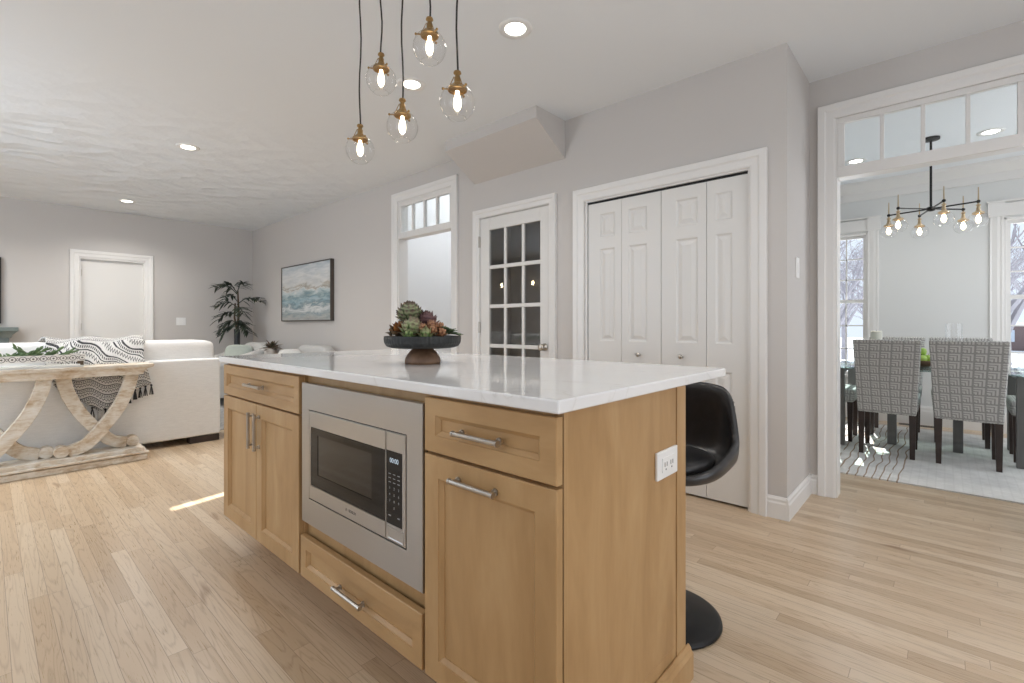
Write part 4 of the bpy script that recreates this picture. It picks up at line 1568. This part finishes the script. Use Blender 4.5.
# palm
PXX, PYY = 2.62, 8.10
t = thing('potted_palm', 'tall dark green palm in a narrow charcoal planter in the far corner', 'potted plant', (PXX, PYY, 0))
MB().lathe([(0.095, 0), (0.095, 0.02), (0.05, 0.05), (0.041, 0.25), (0.041, 1.00), (0.045, 1.02), (0.038, 1.02), (0.036, 0.98)], (PXX, PYY, 0), 24).build('planter', M['planter'], t, smooth=False)
mb = MB()
mb.tube([(PXX, PYY, 0.98), (PXX + 0.02, PYY - 0.01, 1.25), (PXX + 0.01, PYY, 1.62)], [0.02, 0.016, 0.010], 8)
mb.tube([(PXX, PYY, 0.98), (PXX - 0.03, PYY + 0.02, 1.2), (PXX - 0.02, PYY + 0.02, 1.42)], [0.016, 0.013, 0.010], 8)
mb.build('stems', M['stem'], t, smooth=True)
fr = MB()
rg = random.Random(3)
rt, fw = Vector((sn, -cs, 0)), Vector((cs, sn, 0))
# (start height, sideways reach, forward reach, rise, leaflet length)
for z, sx, sy, rise, L in ((1.56, -0.20, -0.05, 0.13, 0.20), (1.58, -0.10, -0.10, 0.12, 0.18), (1.58, 0.13, -0.08, 0.14, 0.16), (1.40, 0.26, 0.0, 0.10, 0.20), (1.36, -0.16, -0.12, 0.05, 0.18),
                           (1.30, 0.15, -0.14, 0.02, 0.18), (1.22, -0.18, -0.02, 0.04, 0.18), (1.12, -0.15, -0.05, -0.02, 0.18), (1.12, 0.16, -0.06, -0.04, 0.18), (1.06, 0.12, -0.12, 0.04, 0.17), (1.04, -0.10, -0.10, -0.02, 0.15), (1.45, -0.05, -0.14, 0.08, 0.17)):
    b = Vector((PXX, PYY, z))
    tip = b + rt * sx + fw * sy + Vector((0, 0, rise))
    mid = b.lerp(tip, 0.5) + Vector((0, 0, 0.05))
    pts = [b, mid, tip, tip + (tip - mid) * 0.7 - Vector((0, 0, 0.06))]
    fr.tube(pts, [0.006, 0.005, 0.004, 0.002], 6)
    for q in range(21):
        tt = 0.2 + 0.8 * q / 20
        f = tt * 3
        i = min(int(f), 2)
        p = pts[i].lerp(pts[i + 1], f - i)
        out = (tip - b).normalized()
        side = out.cross(Vector((0, 0, 1))).normalized() * (1 if q % 2 else -1)
        d = (out * 0.5 + side * 0.65 + Vector((0, 0, rg.uniform(-0.5, 0.35)))).normalized()
        fr.blade(p, d, (0, 0, 1), L * rg.uniform(0.65, 1.0), 0.016, 0.35, 4)
for v in fr.bm.verts:
    v.co.x = min(v.co.x, XW - 0.02)
    v.co.y = min(v.co.y, YF - 0.03)
fr.build('fronds', M['palm'], t, smooth=True, solid=0.0015)

# fireplace and television at the left end of the far wall
t = thing('fireplace_mantel', 'weathered teal fireplace mantel on the far wall at the left edge', 'fireplace', (-0.45, YF - 0.12, 0))
mb = MB()
mb.box(-1.15, -0.90, YF - 0.20, YF - 0.001, 0, 0.93)
mb.box(-0.05, 0.20, YF - 0.20, YF - 0.001, 0, 0.93)
mb.box(-0.90, -0.05, YF - 0.20, YF - 0.001, 0.70, 0.93)
for x in (-1.10, 0.0):
    mb.box(x, x + 0.15, YF - 0.215, YF - 0.20, 0.10, 0.86)
mb.build('surround', M['teal'], t, bev=0.004)
mb = MB()
mb.loft([[(-1.17 - o, YF - 0.001, z), (-1.17 - o, YF - 0.22 - o, z), (0.215 + o, YF - 0.22 - o, z), (0.215 + o, YF - 0.001, z)] for o, z in ((0, 0.93), (0.01, 0.96), (0.045, 1.0), (0.06, 1.01), (0.06, 1.055))], True, True, True)
mb.build('mantel_shelf', M['teal'], t, bev=0.004)
MB().box(-0.90, -0.05, YF - 0.12, YF - 0.002, 0.0, 0.70).build('firebox', M['firebox'], t)
t = thing('television', 'dark flat television above the fireplace, cut by the left edge', 'television', (-0.45, YF, 1.10))
MB().box(-1.10, 0.138, YF - 0.05, YF - 0.012, 1.10, 1.90).build('casing', M['black_gap'], t, bev=0.004)
MB().box(-1.09, 0.128, YF - 0.052, YF - 0.050, 1.11, 1.89).build('screen', M['tv'], t)
MB().box(-0.60, -0.30, YF - 0.012, YF - 0.001, 1.35, 1.60).build('wall_bracket', M['black_metal'], t)
for y in (6.70, 7.64):
    t = thing('wall_sconce', 'warm wall sconce mirrored in the ' + ('right-hand' if y < 7 else 'left-hand') + ' column of pantry door panes', 'wall light', (-2.2, y, 1.95))
    yy = y
    MB().lathe([(0.05, 0), (0.05, 0.01), (0.02, 0.02)], (-2.2, yy, 1.92), 20, axis='x').build('backplate', M['brass'], t)
    MB().tube([(-2.19, yy, 1.92), (-2.10, yy, 1.90), (-2.08, yy, 1.95)], 0.008, 8).build('arm', M['brass'], t)
    MB().lathe([(0.01, 1.96), (0.025, 1.98), (0.028, 2.02), (0.01, 2.06)], (-2.08, yy, 0), 14).build('bulb', M['sconce_bulb'], t)
    MB().lathe([(0.03, 1.945), (0.06, 1.97), (0.075, 2.08)], (-2.08, yy, 0), 20, False, False).build('shade', M['globe'], t, smooth=True)

o = MB().box(1.50, 2.95, 5.52, 8.0, 0.0005, 0.010).build('area_rug', M['rug_grey'])
tag(o, 'grey woven rug on the living room floor beyond the island', 'rug')

# ------------------------------------------------------------------ dining room
o = MB().box(4.19, 6.50, -1.35, 1.60, 0.0005, 0.010).build('area_rug', M['rug'])
tag(o, 'cream dining rug with wavy brown lines under the glass table', 'rug')

t = thing('dining_table', 'square glass-topped dining table on grey metal legs', 'dining table', (5.55, 0.14, 0.01))
MB().box(5.10, 5.99, -0.50, 0.79, 0.700, 0.713).build('glass_top', M['table_glass'], t, bev=0.003)
for x, y in ((5.18, 0.70), (5.20, -0.425), (5.90, 0.70), (5.90, -0.425), (5.49, 0.357), (5.50, -0.078)):
    MB().box(x - 0.032, x + 0.032, y - 0.032, y + 0.032, 0.0105, 0.6995).build('leg', M['leg_grey'], t, bev=0.003)
mb = MB()
mb.box(5.18, 5.90, 0.68, 0.72, 0.655, 0.699)
mb.box(5.18, 5.90, -0.445, -0.405, 0.655, 0.699)
mb.build('rail', M['leg_grey'], t)


def chair_mesh():
    """parsons chair facing +X, its back foot line at x = 0; parts with their own uv"""
    t = thing('dining_chair', 'x', 'chair', (0, 0, 0), local=True)

    def bx(mb, ring0, ring1, n=1):
        # box between two rings of (x0,x1,y0,y1,z), uv in metres on every face
        (a0, a1, c0, c1, z0), (b0, b1, d0, d1, z1) = ring0, ring1
        sides = [((a0, c0), (a0, c1), (b0, d0), (b0, d1)), ((a1, c1), (a1, c0), (b1, d1), (b1, d0)), ((a1, c0), (a0, c0), (b1, d0), (b0, d0)), ((a0, c1), (a1, c1), (b0, d1), (b1, d1))]
        for (p, q, r, s) in sides:
            P, Q, R, S_ = Vector((*p, z0)), Vector((*q, z0)), Vector((*r, z1)), Vector((*s, z1))
            wd = (Q - P).length
            ht = (R - P).length
            mb.grid(lambda u, v, P=P, Q=Q, R=R, S_=S_: (P.lerp(Q, u)).lerp(R.lerp(S_, u), v), 1, 1, lambda u, v, wd=wd, ht=ht: ((u - 0.5) * wd + 5, v * ht + 5))
        for z, (m0, m1, n0, n1) in ((z0, (a0, a1, c0, c1)), (z1, (b0, b1, d0, d1))):
            mb.grid(lambda u, v, z=z, m0=m0, m1=m1, n0=n0, n1=n1: Vector((m0 + (m1 - m0) * u, n0 + (n1 - n0) * v, z)), 1, 1, lambda u, v, m0=m0, m1=m1, n0=n0, n1=n1: ((m1 - m0) * u + 5, (n1 - n0) * v + 5))
        bmesh.ops.remove_doubles(mb.bm, verts=mb.bm.verts[:], dist=1e-5)
    mb = MB()
    bx(mb, (0.0, 0.085, -0.19, 0.19, 0.345), (-0.03, 0.045, -0.222, 0.222, 0.95))
    mb.build('backrest', M['maze'], t, bev=0.012, seg=3)
    mb = MB()
    bx(mb, (0.087, 0.47, -0.195, 0.195, 0.36), (0.087, 0.48, -0.205, 0.205, 0.485))
    mb.build('seat', M['maze'], t, bev=0.02, seg=3)
    for x, y in ((0.03, 0.165), (0.03, -0.165), (0.44, 0.165), (0.44, -0.165)):
        lean = -0.02 if x < 0.1 else 0.0
        mb = MB()
        mb.loft([[Vector((x + lean * (1 - k) + a * r, y + b * r, z)) for a, b in ((-1, -1), (1, -1), (1, 1), (-1, 1))] for z, r, k in ((0.0, 0.016, 0), (0.36, 0.022, 1))], True, True, True)
        mb.build('leg', M['darkwood'], t)
    return t


c0 = chair_mesh()
spots = [(4.945, 0.360, 0.0, 'grey patterned dining chair, left of the two with backs to the kitchen'),
         (4.955, -0.125, 0.0, 'grey patterned dining chair, right of the two with backs to the kitchen'),
         (6.27, 0.37, PI, 'grey patterned dining chair on the far side of the table, by the left window'),
         (6.27, -0.105, PI, 'grey patterned dining chair on the far side of the table, by the right window'),
         (5.52, 1.09, -PI / 2, 'grey patterned dining chair at the left end, only its seat showing past the casing'),
         (5.56, -0.85, PI / 2, 'grey patterned dining chair at the right end, only its seat corner showing')]
for i, (x, y, r, lab) in enumerate(spots):
    c = c0 if i == 0 else copy_tree(c0)
    c.location = (x, y, 0.0102)
    c.rotation_euler = (0, 0, r)
    c['label'] = lab
    c['group'] = 'patterned chairs round the dining table'

# bowl of apples, hurricane vase, candle
TB = 0.7135
t = thing('fruit_bowl', 'shallow brown wooden bowl of green apples on the glass table', 'bowl', (5.55, 0.155, TB))
MB().lathe([(0.05, TB), (0.09, TB + 0.02), (0.125, TB + 0.055), (0.120, TB + 0.057), (0.085, TB + 0.028), (0.04, TB + 0.012)], (5.55, 0.155, 0), 32).build('dish', M['wirewood'], t, smooth=True)
for i, (dx, dy, dz, lab) in enumerate(((-0.045, 0.0, 0.068, 'green apple at the front of the wooden bowl, between the two chair backs'), (0.04, 0.045, 0.068, 'green apple at the back left of the wooden bowl'), (0.04, -0.045, 0.068, 'green apple at the back right of the wooden bowl'),
                                     (0.01, 0.005, 0.130, 'topmost green apple of the pile in the wooden bowl'))):
    ap = thing('apple', lab, 'apple', (5.55 + dx, 0.155 + dy, TB + dz - 0.038), group='green apples in the bowl')
    c = (5.55 + dx, 0.155 + dy, TB + dz)
    MB().lathe([(0.006, -0.034), (0.022, -0.036), (0.036, -0.018), (0.040, 0.006), (0.033, 0.028), (0.015, 0.035), (0.003, 0.028)], c, 20).build('flesh', M['apple'], ap, smooth=True)
    MB().tube([(c[0], c[1], c[2] + 0.026), (c[0] + 0.004, c[1], c[2] + 0.046)], 0.0018, 6).build('stem', M['stem'], ap)
t = thing('hurricane_vase', 'tall clear glass cylinder with a white candle behind the right chair', 'vase', (5.72, -0.055, TB))
MB().lathe([(0.055, TB), (0.056, TB + 0.38), (0.053, TB + 0.38), (0.052, TB + 0.012), (0.001, TB + 0.012)], (5.72, -0.055, 0), 32, True, False).build('glass_cylinder', M['glass'], t, smooth=False)
MB().lathe([(0.036, TB + 0.013), (0.036, TB + 0.20), (0.030, TB + 0.205), (0.002, TB + 0.20)], (5.72, -0.055, 0), 24).build('candle', M['candle'], t)
t = thing('pillar_candle', 'ivory pillar candle on the table in front of the left window casing', 'candle', (5.85, 0.50, TB))
MB().lathe([(0.046, TB), (0.046, TB + 0.302), (0.040, TB + 0.310), (0.004, TB + 0.304)], (5.85, 0.50, 0), 24).build('wax', M['candle'], t)
MB().tube([(5.85, 0.50, TB + 0.304), (5.852, 0.50, TB + 0.320)], 0.0015, 6).build('wick', M['black_gap'], t)

# chandelier
HX, HY, HZ = 5.58, 0.095, 2.100
t = thing('chandelier', 'black six-arm chandelier with clear globes over the dining table', 'chandelier', (HX, HY, ZD))
MB().lathe([(0.062, ZD), (0.062, ZD - 0.018), (0.012, ZD - 0.026)], (HX, HY, 0), 28).build('canopy', M['black_metal'], t)
MB().tube([(HX, HY, HZ), (HX, HY, ZD - 0.02)], 0.009, 10).build('rod', M['black_metal'], t)
MB().lathe([(0.012, HZ - 0.022), (0.030, HZ - 0.016), (0.034, HZ), (0.030, HZ + 0.014), (0.012, HZ + 0.02)], (HX, HY, 0), 24).build('hub', M['black_metal'], t, smooth=True)
for k in range(6):
    a = math.radians(4 + 60 * k)
    d = rt * math.cos(a) + fw * math.sin(a)
    p = Vector((HX, HY, HZ)) + d * 0.305
    mb = MB().tube([Vector((HX, HY, HZ)) + d * 0.02, p], 0.0065, 8)
    mb.ball(p, 0.014, 10, 8)
    ar = mb.build('arm', M['black_metal'], t)
    mb = MB()
    mb.tube([p - Vector((0, 0, 0.03)), p, p + Vector((0, 0, 0.118))], [0.0065, 0.0055, 0.0035], 8)
    z = p.z - 0.150
    mb.lathe([(r * 1.1, h - 0.002) for r, h in socket_profile(z)], (p.x, p.y, 0), 20)
    mb.build('brass_socket', M['pale_brass'], ar)
    MB().lathe([(0.033, z + 0.058)] + [(r, z + h * 0.92) for r, h in globe_profile(0.068, 0.5, 2.75)], (p.x, p.y, 0), 32, False, False).build('glass_globe', M['globe'], ar, smooth=True)
    MB().lathe([(0.004, z - 0.030), (0.015, z - 0.018), (0.019, z), (0.014, z + 0.02), (0.008, z + 0.038)], (p.x, p.y, 0), 14).build('bulb', M['bulb'], ar, smooth=True)

t = thing('floor_vent', 'dark metal floor vent at the foot of the dining room back wall', 'vent', (6.72, 0.21, 0))
mb = MB()
mb.box(6.68, 6.78, 0.03, 0.38, 0.0003, 0.004)
vt = mb.build('frame', M['vent'], t)
mb = MB()
for i in range(16):
    mb.box(6.695, 6.765, 0.045 + i * 0.0205, 0.052 + i * 0.0205, 0.004, 0.006)
mb.build('louvres', M['black_gap'], t)

# ------------------------------------------------------------------ outdoors
struct(MB().grid(lambda u, v: Vector((7.05 + 90 * u, -45 + 90 * v, -0.75 + 0.25 * math.sin(u * 9 + v * 5) - 0.12 * u)), 30, 30).build('snowy_ground', M['snow'], None, smooth=True))
t = thing('neighbour_house', 'brown house with a snowy roof seen through the right dining window', 'house', (52, -5.6, -0.9))
MB().box(50, 54, -9.5, -2.2, -1.0, 1.15).build('siding', M['clapboard'], t)
mb = MB()
mb.loft([[(49.6, y, 1.1), (49.6, y, 1.35), (52, y, 4.1), (54.4, y, 1.35), (54.4, y, 1.1)] for y in (-9.9, -1.8)], True, True, True)
mb.build('roof', M['snow'], t)
for y in (-3.2, -5.0, -7.0):
    MB().box(49.94, 50.0, y - 0.5, y + 0.4, -0.1, 0.75).build('window', M['housepane'], t)


def bare_tree(seed, H):
    rg = random.Random(seed)
    mb = MB()

    def br(p, d, L, r, n):
        q = p + d * L * 0.5 + Vector((rg.uniform(-1, 1), rg.uniform(-1, 1), 0)) * L * 0.04
        e = p + d * L
        mb.tube([p, q, e], [r, r * 0.85, r * 0.62], 5, False)
        if n == 0:
            return
        for k in range(rg.choice((3, 3, 4)) if n > 1 else 4):
            a = rg.uniform(0.3, 0.85)
            ax = Vector((rg.uniform(-1, 1), rg.uniform(-1, 1), rg.uniform(-0.2, 0.2))).normalized()
            nd = (Matrix.Rotation(a, 3, ax) @ d).normalized()
            nd.z = nd.z * 0.9 + 0.12
            s = p.lerp(e, rg.uniform(0.55, 1.0))
            br(s, nd.normalized(), L * rg.uniform(0.6, 0.78), r * 0.5, n - 1)
    br(Vector((0, 0, 0)), Vector((0, 0, 1)), H * 0.3, H * 0.018, 5)
    return mb


t0 = [None, None]
spots = [(20, 2.2), (24, 4.6), (27, 2.6), (31, 5.6), (34, 3.4), (38, 6.8), (43, 4.4), (48, 7.4), (17.5, -1.6), (27, -1.1), (33, -3.2), (41, -2.2), (60, -4), (62, 6), (64, 9), (21, 9.6), (29.5, 9.4), (38, 12.5), (23, -4.6), (47, 0.2), (53, 12)]
ords = ['nearest', 'second nearest', 'third nearest', 'fourth nearest', 'fifth nearest', 'sixth nearest', 'seventh nearest', 'furthest but two']
for i, (x, y) in enumerate(spots):
    k = i % 2
    if t0[k] is None:
        o = bare_tree(11 + k, 9.0).build('bare_tree', M['bark'])
        t0[k] = o
    else:
        o = t0[k].copy()
        COL.objects.link(o)
    o.location = (x, y, -0.9)
    o.rotation_euler = (0, 0, i * 1.7)
    s = 0.85 + 0.35 * ((i * 37) % 10) / 10
    o.scale = (s, s, s)
    side = 'left' if y > 1.5 else 'right'
    tag(o, 'bare grey winter tree in the snow outside the ' + side + ' dining window', 'tree', 'bare trees outside the ' + side + ' window')
